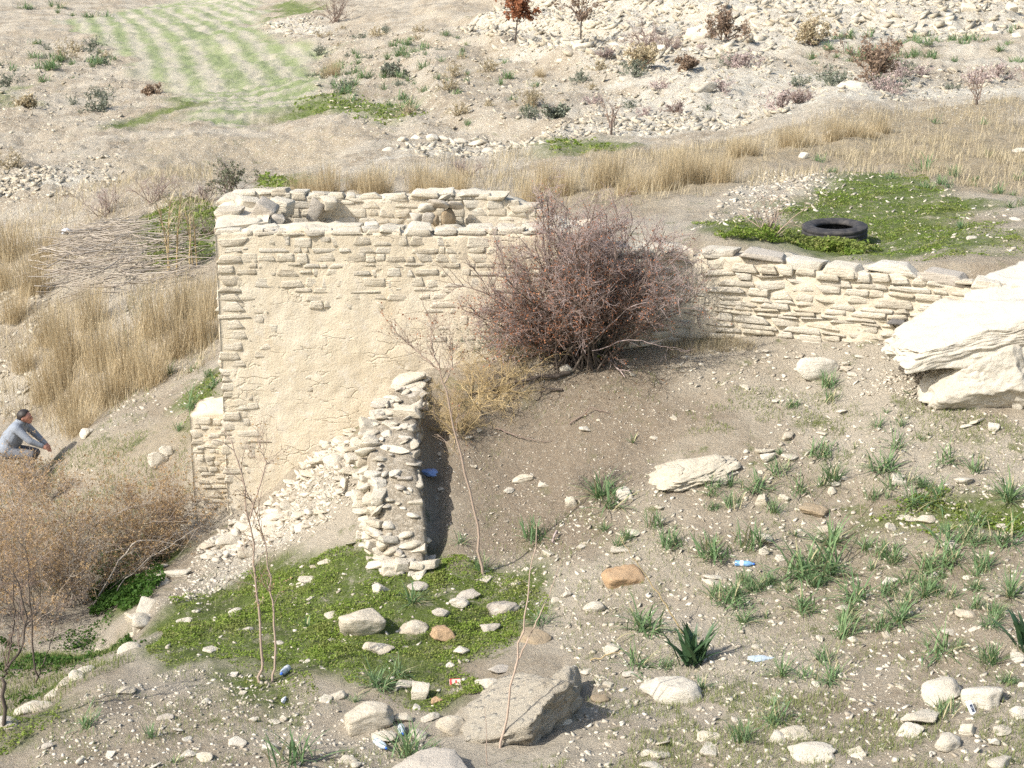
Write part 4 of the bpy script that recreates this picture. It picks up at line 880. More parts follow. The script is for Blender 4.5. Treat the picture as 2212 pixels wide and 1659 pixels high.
for x, y, w, lb in [(580,1380,140,'leftmost asphodel on the lower left bare soil'),(975,1465,180,'asphodel right of the leftmost one on bare soil'),(1120,1610,110,'small bright asphodel at the bottom left'),(1890,1640,350,'biggest bluish asphodel at the bottom left of the bottles'),(1990,750,110,'asphodel in the clover left of the large tan boulder')]: asph(x/3, 1106+y/3, w/3, lb, None, small=w < 130)
for x, y, w, lb in [(1100,780,90,'asphodel at the foot of the reeds left of the tower'),(1250,745,70,'small asphodel near the tower side, uppermost'),(1385,830,110,'asphodel touching the left side of the tower'),(1255,960,150,'largest asphodel left of the tower beside a white stone'),(1160,1140,140,'lowest asphodel on the slope left of the tower'),(1345,770,80,'asphodel between two others close to the tower side')]: asph(x/3, 553+y/3, w/3, lb, None, 'b')
for x, y, w, lb in [(890,1050,110,'asphodel right of a white stone beyond the tyre'),(960,1130,90,'asphodel above the chalk mound beyond the tyre'),(1800,1490,90,'lone asphodel on the green terrace right of the tyre'),(1640,770,90,'asphodel in the dry grass near the far lane'),(1950,800,70,'asphodel in the dry grass at far right'),(1555,1110,130,'asphodel tuft at the upper edge of the green terrace'),(1980,1010,110,'asphodel in dry grass right of the terrace')]: asph(1475+x/3, y/3, w/3, lb, None, 'b')
r_ = np.random.default_rng(701)
def far_asph(P, n, seed, s0, s1, label, group):
    r = np.random.default_rng(seed)
    for x, y in sample(P, n, seed):
        s = r.uniform(s0, s1); o = link('asphodel', _asp[int(r.integers(0,8))], None, (x, y, ground(x, y)-.02), (0,0,r.uniform(0,6.28)), (s, s, s*.9)); tag(o, label, 'plant', group); note(o, 'asphodel', 'b', s)
far_asph(poly([(700,150),(800,90),(960,80),(960,200),(900,250),(740,240)],'b'), 62, 702, .6, 1.3, 'small green asphodel on the far stony slope behind the field edge', 'asphodels of the far middle slope')
far_asph(poly([(960,80),(1080,80),(1200,200),(1150,280),(960,270)],'b'), 18, 707, .5, .9, 'scattered asphodel on the far gravel slope below the rust-leaved tree', 'asphodels of the far gravel slope')
far_asph(poly([(1660,125),(1800,95),(2230,65),(2230,135),(1900,140)],'b'), 64, 703, .55, 1.1, 'small green asphodel on the far terrace below the scree', 'asphodels below the scree')
far_asph(poly([(0,120),(150,85),(270,140),(200,180),(60,190),(0,170)],'b'), 24, 704, .7, 1.6, 'small green asphodel on the far left hillside', 'asphodels of the far left hill')
far_asph(poly([(1880,390),(2230,380),(2230,450),(2100,440)],'b'), 16, 705, .3, .5, 'asphodel tuft at the top right of the green terrace', 'asphodels above the terrace')
far_asph(poly([(40,15),(160,15),(250,40),(150,45)],'b'), 9, 706, 1.0, 2.2, 'dark green tuft on the far cut bank at top left', 'tufts on the far cut bank')
r_ = np.random.default_rng(720)
for cu, cv, n, su, sv in [(2080,1180,14,70,45),(1990,1270,9,60,35),(1780,1225,7,50,25),(1850,1340,7,60,30),(2130,1330,6,50,40),(1620,1280,6,50,25),(1980,1060,6,70,25)]:
    for _ in range(n):
        w = 16+34*r_.random()**1.5; NA(cu+r_.normal()*su*.6, cv+r_.normal()*sv*.6, w, 'small asphodel tuft crowding between the larger clumps of the right slope', 'crowded small asphodels', small=w < 26)
# broad-leaved sea squills
def squill(u, v, w, label, seed):
    x, y = at(u, v); s = w/pxm(y, v); r = np.random.default_rng(seed); n = 34; b = np.zeros((n,3)); b[:,:2] = r.normal(size=(n,2))*.09
    V, Fq = blades(b, r.uniform(0,6.28,n), r.uniform(.05,.85,n), r.uniform(.6,.95,n), r.uniform(.12,.17,n), 5, .7)
    tag(link('squill', mesh_np('squill', V*s, Fq, M['broad'], True), None, (x, y, ground(x, y)-.01)), label, 'plant')
squill(1497,1432,118,'dark broad-leaved squill above the smooth white slab',801); squill(2218,1400,110,'dark broad-leaved squill cut by the right edge',802)
asph(1518,1490,60,'asphodel growing at the right end of the smooth white slab',None)

# ------------------------------------------------------------------ low green cover and grasses (uncountable)
def cover(name, specs, mat, label, cat, hmax=.07):
    parts = []
    for P, dens, size, seed, thr in specs:
        a = abs(np.sum(P[:,0]*np.roll(P[:,1],-1)-np.roll(P[:,0],-1)*P[:,1]))/2; n = int(min(a*dens, 110000)); r = np.random.default_rng(seed); q = sample(P, n, seed)
        q = q+np.stack([fbm(q[:,0], q[:,1], 1.3, 2, 51), fbm(q[:,0], q[:,1], 1.3, 2, 52)], 1)*.35
        f = fbm(q[:,0], q[:,1], 1.5, 4, 53)+.35*fbm(q[:,0], q[:,1], 7, 2, 54); k = f > thr+r.normal(size=len(q))*.19; q = q[k]; f = f[k]
        hgt = np.clip((f-thr)*.13, 0, hmax)*min(size/.016, 1.6)
        z = ground(q[:,0], q[:,1])+.004+hgt*r.uniform(.35,1,len(q)); parts.append(leafquads(np.stack([q[:,0], q[:,1], z], 1), size*r.uniform(.6,1.3,len(q)), r, .5))
    V, Fs = merge(parts); tag(link(name, mesh_np(name, V, Fs, M[mat])), label, cat, kind='stuff')
cover('clover', [(PG['clover'],5600,.0125,1,-.04),(PG['clover2'],5000,.0125,2,-.04),(PG['bottomgreen'],3000,.017,3,-.15)], 'clover', 'low bright green clover carpeting the bank in front of the cross wall', 'clover', .09)
cover('terrace_clover', [(PG['tyregreen'],1900,.014,5,.03),(poly([(1540,505),(1740,520),(1900,535),(1890,548),(1700,535),(1560,520)],'b'),3000,.024,6,-.4)], 'clover', 'low bright green clover around the tyre on the terrace', 'clover', .10)
cover('slope_clover', [(PG['rightgreen'],2200,.018,7,-.12),(PG['towergreen'],1200,.02,8,-.1),(PG['canegreen'],700,.035,9,-.2),(PG['bankgreen'],70,.06,11,-.05),(PG['lanegreen'],120,.05,12,-.1),(PG['backgreen'],120,.07,13,-.2)], 'clover', 'patches of low green clover on the slopes around the ruin', 'clover')
cover('creeper', [(PG['hollow'],3800,.024,15,-.5),(poly([(0,1390),(240,1330),(280,1400),(150,1480),(0,1540)]),2500,.02,16,.08)], 'ivy', 'dark green creeper filling the hollow beside the stub wall', 'creeper', .2)
def turf(name, specs, mat, label, cat):
    parts = []
    for P, n, l0, l1, w, seed, thr, lean in specs:
        r = np.random.default_rng(seed); q = sample(P, n, seed); f = fbm(q[:,0], q[:,1], 1.7, 4, 63); q = q[f > thr]; n = len(q)
        b = np.stack([q[:,0], q[:,1], ground(q[:,0], q[:,1])-.004], 1); parts.append(blades(b, r.uniform(0,6.28,n), r.uniform(0,lean,n), r.uniform(l0,l1,n), np.full(n, w), 2, .5))
    V, Fs = merge(parts); tag(link(name, mesh_np(name, V, Fs, M[mat])), label, cat, kind='stuff')
turf('short_grass', [(Z1,20000,.03,.085,.006,1,-.06,.7),(poly([(1150,1659),(1350,1530),(1600,1480),(2230,1560),(2230,1690),(1150,1690)]),9000,.04,.10,.007,2,-.14,.7),(Z2,6000,.03,.08,.006,3,-.05,.7),(poly([(0,1400),(250,1390),(290,1430),(150,1500),(0,1560)]),5000,.04,.12,.008,8,-.12,.7),(poly([(0,1000),(200,960),(400,900),(410,1080),(250,1150),(0,1200)]),7000,.04,.11,.009,9,-.05,.7),(poly([(1400,800),(1900,860),(2230,880),(2230,960),(1700,960),(1450,940)]),6000,.03,.07,.008,4,-.02,.7),(Z7,4000,.04,.1,.01,5,.0,.7),(Z3,2500,.03,.07,.007,6,.08,.7),(PG['clover'],3500,.05,.1,.008,7,-.1,.6)], 'grass', 'thin short green grass sprouting over the near slopes', 'grass')
turf('dry_grass', [(PG['strawfield'],11000,.12,.42,.012,11,.05,.8),(poly([(1500,440),(1650,370),(1950,300),(2230,290),(2230,420),(1900,380),(1700,400)],'b'),5000,.10,.3,.012,12,.0,.9),(poly([(480,420),(640,410),(1000,350),(1150,330),(1150,420),(900,425)],'b'),3500,.15,.5,.014,13,.06,.8),(poly([(0,480),(150,420),(460,370),(470,470),(300,560),(0,640)],'b'),6000,.15,.5,.016,14,.02,.9),(poly([(0,650),(180,640),(470,600),(470,800),(300,860),(190,950),(80,940),(0,900)],'b'),5500,.15,.45,.013,16,.0,.9),(poly([(1430,740),(1560,730),(1650,760),(1450,770)]),1500,.05,.16,.006,15,-.3,.8)], 'straw2', 'pale dry grass over the far terrace and the valley edge', 'grass')
#==PART3==
# ------------------------------------------------------------------ tall dry reed-grass clumps
_reed = []
for k in range(6):
    r = np.random.default_rng(900+k); n = 300; b = np.zeros((n,3)); b[:,:2] = r.normal(size=(n,2))*.20
    az = np.arctan2(b[:,1], b[:,0])+r.normal(size=n)*.8
    V1 = blades(b, az, np.abs(r.normal(size=n))*.24, .35+.75*r.random(n)**.7, np.full(n, .011), 4, .45)
    n2 = 260; b2 = np.zeros((n2,3)); b2[:,:2] = r.normal(size=(n2,2))*.2; V2 = blades(b2, r.uniform(0,6.28,n2), r.uniform(.2,.8,n2), r.uniform(.25,.6,n2), np.full(n2, .013), 3, .9)
    tips = V1[0].reshape(n, 5, 2, 3)[:, 3:, 0].reshape(-1, 3); V3 = leafquads(tips[r.random(len(tips)) < .55]+r.normal(size=3)*.004, .013, r, .1)
    _reed.append(mesh_np('reed_clump', *merge([V1, V2, V3]), M['straw']))
_rc = [0]
ORD = 'first second third fourth fifth sixth seventh eighth ninth tenth eleventh twelfth thirteenth fourteenth fifteenth sixteenth seventeenth eighteenth nineteenth twentieth'.split()
def reed(u, v, w, h, label, group, side='b'):
    x, y = at(u, v, side); p = pxm(y, v); _rc[0] += 1; r = np.random.default_rng(950+_rc[0])
    tag(link('reed_clump', _reed[_rc[0]%6], None, (x, y, ground(x, y)-.03), (0,0,r.uniform(0,6.28)), (w/p*1.05, w/p*1.05, h/p*r.uniform(.75,1.02))), label, 'reeds', group)
for u, v, w, h, lb in [(25,570,100,115,'upper left reed clump at the left edge above the cane heap'),(75,640,90,125,'reed clump left of the cane heap, its right-hand neighbour'),(35,690,80,110,'lowest reed clump at the left edge'),(95,585,80,100,'reed clump touching the left end of the cane heap'),(10,640,60,120,'reed clump cut by the left edge beside the cane heap')]: reed(u, v, w, h, lb, 'reeds at the left edge')
LR = [(150,790,95,150),(110,745,80,105),(200,715,80,110),(215,800,90,165),(275,835,105,190),(335,730,95,140),(385,770,100,170),(440,745,80,160),(455,690,50,120),(240,880,110,150),(160,900,105,165),(100,860,75,125),(330,840,95,150),(175,935,95,120),(55,800,60,75),(400,690,80,120),(130,830,80,120)]
for k_, (u, v, w, h) in enumerate(sorted(LR)): reed(u, v, w, h, 'straw-coloured reed clump on the slope between person and tower, %s from the left' % ORD[k_], 'reeds left of the tower')
for k_, u in enumerate([648,676,712,772,800,826,905,938,966,992]): reed(u, 424+8*math.sin(u*.7), 58, 76+20*math.sin(u*1.3), 'tall golden reed clump right behind the tower parapet, %s from the left' % ORD[k_], 'reeds behind the tower')
for k_, u in enumerate([1145,1180,1222,1300,1330,1352,1395,1440,1462,1490,1515,1560]): reed(u, 428-(u-1140)*.10+12*math.sin(u), 62, 88+24*math.sin(u*.9), 'tall golden reed clump behind the large reddish bush, %s from the left' % ORD[k_], 'reeds behind the bush')
for k_, u in enumerate([1590,1622,1700,1722,1750,1800,1826,1850,1876,1902]): reed(u, 352-(u-1560)*.20+5*math.sin(u), 52, 52+16*math.sin(u*.8), 'golden reed clump along the far edge of the terrace, %s from the left' % ORD[k_], 'reeds along the terrace edge')
for u, v, w, h, lb in [(720,165,36,46,'pale reed tuft at the near edge of the field'),(1165,150,30,30,'lone dry tuft on the far gravel slope'),(1150,232,22,26,'dry tuft on the gravel slope above the stream bed')]: reed(u, v, w, h, lb, None)

# ------------------------------------------------------------------ shrubs
def shrub_np(seed, w, h, n1=12, n2=7, n3_=6, spread=.9, leaf=0, lsize=.03, r0=.02, jit=.16, n4=0, curl=.0, fan=None, sag=0.0, base=.08, ysq=1.0):
    r = np.random.default_rng(seed); az = r.uniform(0, 6.28, n1); ln = spread*np.sqrt(r.random(n1))
    if fan is not None: az = np.where(r.random(n1) < .5, 0, math.pi)+r.normal(size=n1)*fan
    d = np.stack([np.sin(ln)*np.cos(az), np.sin(ln)*np.sin(az)*ysq, np.cos(ln)], 1); b = np.zeros((n1,3)); b[:,:2] = r.normal(size=(n1,2))*base*w
    Lm = np.minimum(h/np.maximum(np.cos(ln), .3), (w*.62)/np.maximum(np.sin(ln), .3))*r.uniform(.65, .95, n1)
    P1 = grow(r, b, d, Lm, 7, jit, curl, sag); R1 = r0*np.linspace(1, .25, 8)[None]*r.uniform(.6,1.1,(n1,1))
    S, D, f = offshoots(r, P1, n2, .62, .2, .98, .1); L2 = np.repeat(Lm, n2)*r.uniform(.2,.5,len(S)); P2 = grow(r, S, D, L2, 5, jit*1.2, curl, sag); R2 = np.repeat(r0*.38*np.linspace(1,.35,6)[None], len(S), 0)
    S3, D3, f3 = offshoots(r, P2, n3_, .7, .15, 1.0, .05); L3 = np.repeat(L2, n3_)*r.uniform(.25,.55,len(S3)); P3 = grow(r, S3, D3, L3, 3, jit*1.4, 0, sag); R3 = np.repeat(r0*.17*np.linspace(1,.45,4)[None], len(S3), 0)
    br = merge([tube_np(P1, R1, 5), tube_np(P2, R2, 4)]); tw = [tube_np(P3, R3, 3)]; last = P3
    if n4:
        S4, D4, _ = offshoots(r, P3, n4, .8, .1, 1.0); L4 = np.repeat(L3, n4)*r.uniform(.25,.6,len(S4)); P4 = grow(r, S4, D4, L4, 2, jit*1.4); R4 = np.repeat(r0*.10*np.linspace(1,.5,3)[None], len(S4), 0); tw.append(tube_np(P4, R4, 3)); last = P4
    tw = merge(tw); lf = None
    if leaf:
        k = last.shape[1]; pts = last[:, r.integers(1, k, len(last))[0]:].reshape(-1, 3) if False else last[:,1:].reshape(-1,3)
        pts = pts[r.integers(0, len(pts), leaf)]+r.normal(size=(leaf,3))*lsize*.6; lf = leafquads(pts, lsize*r.uniform(.6,1.2,leaf), r, .1)
    return br, tw, lf
def shrub(name, u, v, w, h, label, seed, side='b', bm_='twigbrown', tm='twiggrey', lm=None, cat='shrub', group=None, pos=None, **k):
    x, y = pos or at(u, v, side); p = pxm(y, v); o = empty(name, (x, y, ground(x, y)-.03), 0, label, cat, group)
    br, tw, lf = shrub_np(seed, w/p, h/p, **k)
    link('branches', mesh_np('branches', *br, M[bm_]), o); link('twigs', mesh_np('twigs', *tw, M[tm]), o)
    if lf: link('leaves', mesh_np('leaves', *lf, M[lm]), o)
    return o
# the large reddish thorn bush in the corner of the two walls
x0, y0 = at(1245, 765)
TB = empty('thorn_bush', (x0, y0-.1, ground(x0, y0-.1)-.03), 0, 'large reddish leafless thorn bush in the angle of the tower and the wall', 'bush')
r = np.random.default_rng(1201)
tg = []                                                    # where each stem heads, metres from the foot
for k in range(82):
    a = r.uniform(-1.15, .98)
    tx = math.sin(a); tz = math.cos(a); ln = (1.9+.32*math.cos(a*1.4)) if a > -.5 else 1.85
    tg.append((tx*ln*r.uniform(.7,1.0)+.05, r.uniform(-.75,.25), max(.25, tz*ln*1.22*r.uniform(.7,1.02))))
tg = np.array(tg); Lm = np.linalg.norm(tg, axis=1); b = np.zeros((82,3)); b[:,0] = r.normal(size=82)*.26+.12; b[:,1] = r.normal(size=82)*.12
P1 = grow(r, b, tg, Lm*.92, 8, .13); R1 = .018*np.linspace(1,.25,9)[None]*r.uniform(.5,1.1,(82,1))
S, D, _ = offshoots(r, P1, 12, .6, .22, 1.0, .05); L2 = r.uniform(.25,.62,len(S)); P2 = grow(r, S, D, L2, 5, .2); R2 = np.repeat(.0062*np.linspace(1,.4,6)[None], len(S), 0)
S, D, _ = offshoots(r, P2, 10, .75, .1, 1.0, .04); L3 = r.uniform(.10,.26,len(S)); P3 = grow(r, S, D, L3, 3, .25); R3 = np.repeat(.0027*np.linspace(1,.5,4)[None], len(S), 0)
S, D, _ = offshoots(r, P3, 3, .9, .2, 1.0); P4 = grow(r, S, D, r.uniform(.03,.09,len(S)), 2, .2); R4 = np.repeat(.002*np.linspace(1,.5,3)[None], len(S), 0)
link('stems', mesh_np('stems', *tube_np(P1, R1, 5), M['bark']), TB); link('branches', mesh_np('branches', *tube_np(P2, R2, 4), M['twigbrown']), TB)
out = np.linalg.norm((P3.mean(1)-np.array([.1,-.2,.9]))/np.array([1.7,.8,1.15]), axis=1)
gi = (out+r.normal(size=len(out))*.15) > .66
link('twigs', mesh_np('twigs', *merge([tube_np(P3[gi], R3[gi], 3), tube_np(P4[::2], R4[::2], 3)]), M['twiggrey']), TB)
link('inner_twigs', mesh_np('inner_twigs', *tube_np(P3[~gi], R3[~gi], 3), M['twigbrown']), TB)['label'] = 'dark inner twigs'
lp = P4[:,1:].reshape(-1,3); pick = r.random(len(lp)) < np.clip(.30-.22*(lp[:,2]-1.2)+.25*fbm(lp[:,0]*2, lp[:,2]*2+lp[:,1], 1, 2, 5), .08, .7)*.9; lp = lp[pick]
link('leaves', mesh_np('leaves', *leafquads(lp, .0125*r.uniform(.7,1.4,len(lp)), r, .1), M['redleaf']), TB)
# long bare limbs hanging out of it
def limb(parent, name, pts, r0, mat, n2=6, L=.3, seed=1):
    r = np.random.default_rng(seed); P = np.array(pts, float); t = np.linspace(0, 1, len(P)); tt_ = np.linspace(0, 1, 14); Q = np.stack([np.interp(tt_, t, P[:,c]) for c in range(3)], 1); Q[1:-1] += r.normal(size=(12,3))*.012
    parts = [tube_np(Q, np.linspace(r0, r0*.25, 14), 6)]
    if n2:
        S, D, _ = offshoots(r, Q[None], n2, .7, .2, 1.0, .1); P2 = grow(r, S, D, r.uniform(.4,1,n2)*L, 5, .2); parts.append(tube_np(P2, np.repeat(r0*.35*np.linspace(1,.3,6)[None], n2, 0), 4))
        S, D, _ = offshoots(r, P2, 4, .7, .2, 1.0, .05); P3 = grow(r, S, D, r.uniform(.2,.5,len(S))*L, 3, .2); parts.append(tube_np(P3, np.repeat(r0*.15*np.linspace(1,.4,4)[None], len(S), 0), 3))
    return link(name, mesh_np(name, *merge(parts), M[mat]), parent)
limb(TB, 'limb', [(0,-.1,.3),(-.7,-.25,.75),(-1.3,-.35,1.15),(-1.72,-.35,1.25)], .016, 'twigbrown', 14, .5, 5)
limb(TB, 'limb', [(0,-.1,.2),(-.6,-.3,.6),(-1.1,-.4,1.0),(-1.5,-.45,1.62)], .014, 'twigbrown', 14, .45, 6)
limb(TB, 'limb', [(.1,-.3,.35),(.7,-.45,.95),(1.1,-.5,1.1),(1.4,-.45,1.05)], .009, 'twiggrey', 9, .4, 7)
limb(TB, 'limb', [(.2,-.3,.3),(.7,-.45,.5),(1.1,-.5,.42),(1.4,-.5,.33)], .008, 'twiggrey', 8, .35, 8)
# grey-green and straw thorn cushions left of it
shrub('sage_shrub',1085,775,130,95,'small grey-green shrub at the lower left of the thorn bush',1301,'f','twiggrey','sageleaf','sageleaf',leaf=2500,lsize=.014,n1=20,n2=8,n3_=6,r0=.006,n4=2)
for u, v, w, h, sd_, lb in [(1090,840,190,115,1302,'straw-yellow dry thorn cushion under the thorn bush'),(1020,875,160,105,1303,'straw-yellow dry thorn cushion behind the cross wall, middle of three'),(985,930,130,95,1304,'straw-yellow dry thorn cushion nearest the cross wall shadow')]:
    shrub('dry_thorn_cushion',u,v,w,h,lb,sd_,'f','tumble','tumble',n1=22,n2=9,n3_=7,r0=.008,spread=1.35,jit=.3,n4=2)
shrub('weed',1280,775,60,40,'green weed at the foot of the thorn bush',1305,'f','asph','asph','clover',leaf=700,lsize=.016,n1=10,n2=4,n3_=4,r0=.004)
# brown tan-leaved shrubs at the left
for u, v, w, h, sd_, lb in [(60,1340,330,330,1401,'wide tan-leaved shrub in front of the person'),(190,1300,300,270,1402,'tan-leaved shrub with arching grey stems, middle of the left thicket'),(320,1225,240,190,1403,'rust-tinted shrub against the stub wall of the tower'),(-40,1250,260,260,1404,'tan-leaved shrub half outside the left edge')]:
    shrub('tan_shrub',u,v,w,h,lb,sd_,'f','cane','palebark','tanleaf',leaf=12000,lsize=.0145,n1=30,n2=9,n3_=6,r0=.010,spread=.85,n4=2,sag=.05,jit=.14)
shrub('tan_shrub',45,1075,160,105,'low twiggy brush right in front of the person\'s legs',1406,'b','cane','palebark','tanleaf',leaf=3200,lsize=.016,n1=30,n2=7,n3_=5,r0=.008,spread=.8)
shrub('tan_shrub',115,1080,110,60,'low twiggy brush right of the person',1407,'b','cane','palebark','tanleaf',leaf=900,lsize=.016,n1=16,n2=7,n3_=5,r0=.008,spread=.8)
def arch(name, pts, r0, mat, label, Y, cat='branch', seed=3, n2=5, L=.4):
    P = [unp(u, v, Y+dy) for u, v, dy in pts]; o = empty(name, P[0], 0, label, cat); Q = np.array(P)-np.array(P[0]); limb(o, 'stem', Q, r0, mat, n2, L, seed); return o
arch('arching_stem',[(190,1330,0),(250,1225,.1),(290,1168,.2),(335,1165,.3),(395,1180,.4)],.016,'cane','pale arching dead stem over the dark hollow beside the stub wall',20.4,seed=11)
arch('arching_stem',[(150,1310,0),(185,1190,0),(215,1120,.1),(300,1090,.2)],.013,'cane','pale dead stem bending right out of the tan shrubs',20.6,seed=12)
arch('arching_stem',[(215,1330,0),(260,1260,.1),(330,1200,.2),(400,1160,.3)],.011,'cane','thin straight dead stem crossing the dark hollow',20.3,seed=13)
# bare dark saplings in the lower left corner
def sapling(name, trunk, r0, label, mat='bark', n2=8, L=.5, seed=1, side='f', Y=None, extra=(), cat='sapling', n3_=5, lm=None, leaf=0):
    u0, v0 = trunk[0]; x, y = at(u0, v0, side); Y = y if Y is None else Y; P = np.array([unp(u, v, Y+.0) for u, v in trunk]); base = P[0].copy(); base[2] = ground(base[0], base[1])-.04 if abs(Y-y) < .01 else base[2]
    o = empty(name, base, 0, label, cat); r = np.random.default_rng(seed); Q = P-base; Q[0] = 0
    lines = [(Q, r0)]+[(np.array([unp(u, v, Y+dy) for u, v, dy in e])-base, r0*.55) for e in extra]; tp = []; tw = []; ends = []
    for q, rr in lines:
        t = np.linspace(0, 1, len(q)); tt_ = np.linspace(0, 1, 20); C = np.stack([np.interp(tt_, t, q[:,c]) for c in range(3)], 1); C[1:-1] += r.normal(size=(18,3))*rr*.55
        tp.append(tube_np(C, np.linspace(rr, rr*.28, 20), 6)); S, D, _ = offshoots(r, C[None], n2, .65, .35, 1.0, .25); P2 = grow(r, S, D, r.uniform(.3,1,n2)*L, 5, .16); tw.append(tube_np(P2, np.repeat(max(rr*.25,.003)*np.linspace(1,.4,6)[None], n2, 0), 4))
        S, D, _ = offshoots(r, P2, n3_, .75, .15, 1.0, .1); P3 = grow(r, S, D, r.uniform(.15,.4,len(S))*L, 3, .2); tw.append(tube_np(P3, np.repeat(max(rr*.13,.0018)*np.linspace(1,.5,4)[None], len(S), 0), 3)); ends.append(P3[:,1:].reshape(-1,3))
    if n2 < 8: tp += tw if n2 else []
    link('trunk', mesh_np('trunk', *merge(tp), M[mat]), o)
    if n2 >= 8: link('twigs', mesh_np('twigs', *merge(tw), M['twigbrown' if mat != 'palebark' else 'palebark']), o)
    if leaf: e = np.concatenate(ends); e = e[r.integers(0, len(e), leaf)]; link('leaves', mesh_np('leaves', *leafquads(e, .014*r.uniform(.7,1.3,leaf), r, .1), M[lm]), o)
    return o
sapling('bare_sapling',[(5,1570),(8,1480),(14,1445),(45,1400),(60,1330),(30,1240)],.022,'bare dark sapling at the very left edge of the bottom','bark',9,.5,21,extra=[[(14,1445,0),(30,1340,.1),(30,1230,.1)]])
sapling('bare_sapling',[(70,1490),(80,1470),(70,1380),(62,1270),(55,1180)],.014,'bare dark sapling right of the one at the left edge','bark',9,.5,22,extra=[[(80,1470,0),(110,1390,.1),(130,1300,.1)]])
sapling('twin_sapling',[(556,1472),(566,1440),(562,1330),(548,1200),(528,1050),(500,950)],.018,'left of the twin pale saplings in front of the tower','palebark',16,.42,23,leaf=120,lm='tanleaf',extra=[[(540,1120,0),(575,1000,.1),(560,960,.1)]])
sapling('twin_sapling',[(582,1470),(596,1435),(592,1330),(582,1240),(565,1140),(520,1030)],.015,'right of the twin pale saplings in front of the tower','palebark',16,.42,24,leaf=120,lm='tanleaf',extra=[])
sapling('leaning_sapling',[(1044,1243),(1030,1140),(1000,1000),(972,880),(950,800),(930,760)],.020,'tall thin sapling leaning over the end of the cross wall','palebark',16,.5,25,leaf=160,lm='redleaf',extra=[[(950,800,0),(890,750,.1),(845,705,.1)],[(945,790,0),(930,730,0),(938,690,0)],[(960,830,0),(978,790,.1),(972,730,.1)]])
sapling('dead_plant',[(1068,1662),(1085,1590),(1110,1460),(1130,1350),(1147,1230),(1160,1130)],.015,'tall bare forked stem rising before the conglomerate rock','palebark',0,.2,26,extra=[[(1112,1445,0),(1150,1360,0),(1185,1290,0),(1213,1205,0)]],cat='plant',Y=14.0)
sapling('dead_plant',[(1052,1650),(1051,1580),(1046,1525)],.006,'thin dry stalk left of the tall forked stem','palebark',0,.2,27,cat='plant')
sapling('dead_plant',[(1480,1370),(1440,1310),(1400,1250),(1365,1200),(1340,1160)],.010,'dry yellow stem leaning left above the broad-leaved plant','tumble',0,.2,28,cat='plant')
sapling('dead_plant',[(1760,1080),(1735,1010),(1718,960),(1685,880)],.005,'thin dry stalk standing on the right slope','palebark',6,.12,29,cat='plant')
sapling('dead_plant',[(1862,1110),(1855,1060),(1845,1020)],.005,'short dry stalk right of the brownish slab','palebark',4,.1,30,cat='plant')
# reed canes left behind the tower
def cane(u, v, top, label, seed, leaves=60):
    x, y = at(u, v, 'b'); p = pxm(y, v); h = (v-top)/p; o = empty('green_cane', (x, y, ground(x, y)), 0, label, 'cane'); r = np.random.default_rng(seed)
    n = 3; P = grow(r, r.normal(size=(n,3))*np.array([.12,.12,0]), np.stack([r.normal(size=n)*.06, r.normal(size=n)*.06, np.ones(n)], 1), h*r.uniform(.75,1,n), 8, .03); link('stalks', mesh_np('stalks', *tube_np(P, np.repeat(.02*np.linspace(1,.4,9)[None], n, 0), 5), M['tumble']), o)
    S, D, _ = offshoots(r, P, leaves//n, 1.0, .35, 1.0); az = np.arctan2(D[:,1], D[:,0]); link('leaves', mesh_np('leaves', *blades(S, az, r.uniform(.3,1.0,len(S)), r.uniform(.25,.5,len(S)), np.full(len(S), .04), 3, 1.2), M['straw2']), o)
cane(372,600,405,'tall leafy cane standing on the green patch left of the tower',31,70); cane(405,590,450,'thinner cane right of the tall leafy one',32,24)
# heap of dead canes
PH = poly([(100,610),(150,520),(290,500),(420,560),(430,610),(300,640),(180,660)],'b'); q = sample(PH, 420, 33); r = np.random.default_rng(33); n = len(q)
az = r.normal(size=n)*.75+.25; L = r.uniform(.4,1.9,n); d = np.stack([np.cos(az), np.sin(az), r.normal(size=n)*.10], 1); z = ground(q[:,0], q[:,1])+.05+r.random(n)*.4
P = grow(r, np.stack([q[:,0], q[:,1], z], 1)-d*L[:,None]*.5, d, L, 4, .11); tag(link('cane_heap', mesh_np('cane_heap', *tube_np(P, np.repeat(np.linspace(1,.5,5)[None], n, 0)*r.uniform(.007,.017,(n,1)), 4), M['cane'])), 'tangled heap of dead grey canes in the valley left of the tower', 'canes', kind='stuff')
# fallen wood
def fallen(pts, r0, label, mat='bark', n2=4, L=.3, seed=41, side='f', lift=.03):
    P = []
    for i_, (u, v) in enumerate(pts): x, y = at(u, v, side); P.append((x, y, ground(x, y)+lift+(.05 if 0 < i_ < len(pts)-1 else 0)))
    o = empty('fallen_branch', P[0], 0, label, 'branch'); limb(o, 'wood', np.array(P)-np.array(P[0]), r0, mat, n2, L, seed)
fallen([(1240,775),(1275,770),(1310,778),(1350,815)],.028,'grey weathered branch arching right of the white stone under the bush','twiggrey',2,.2,41)
fallen([(1230,800),(1180,822),(1140,835),(1080,848),(1010,862)],.035,'dark gnarled fallen branch below the bush','bark',7,.35,42)
fallen([(1215,840),(1185,845),(1155,862)],.020,'short dark branch end lying below the gnarled one','bark',2,.2,43)
fallen([(1070,930),(1115,955),(1175,952)],.012,'thin crooked stick on the dark soil','twigbrown',2,.2,44)
fallen([(1230,915),(1280,885),(1320,888)],.011,'thin forked twig right of the white stone on the dark soil','twigbrown',2,.2,45)
fallen([(1275,1440),(1320,1430),(1350,1420),(1380,1415)],.008,'pale dry stalk lying left of an asphodel','tumble',0,.2,46)
fallen([(1195,1185),(1202,1175),(1205,1170)],.018,'short grey root piece below the asphodel by the bare stem','twiggrey',0,.1,47)
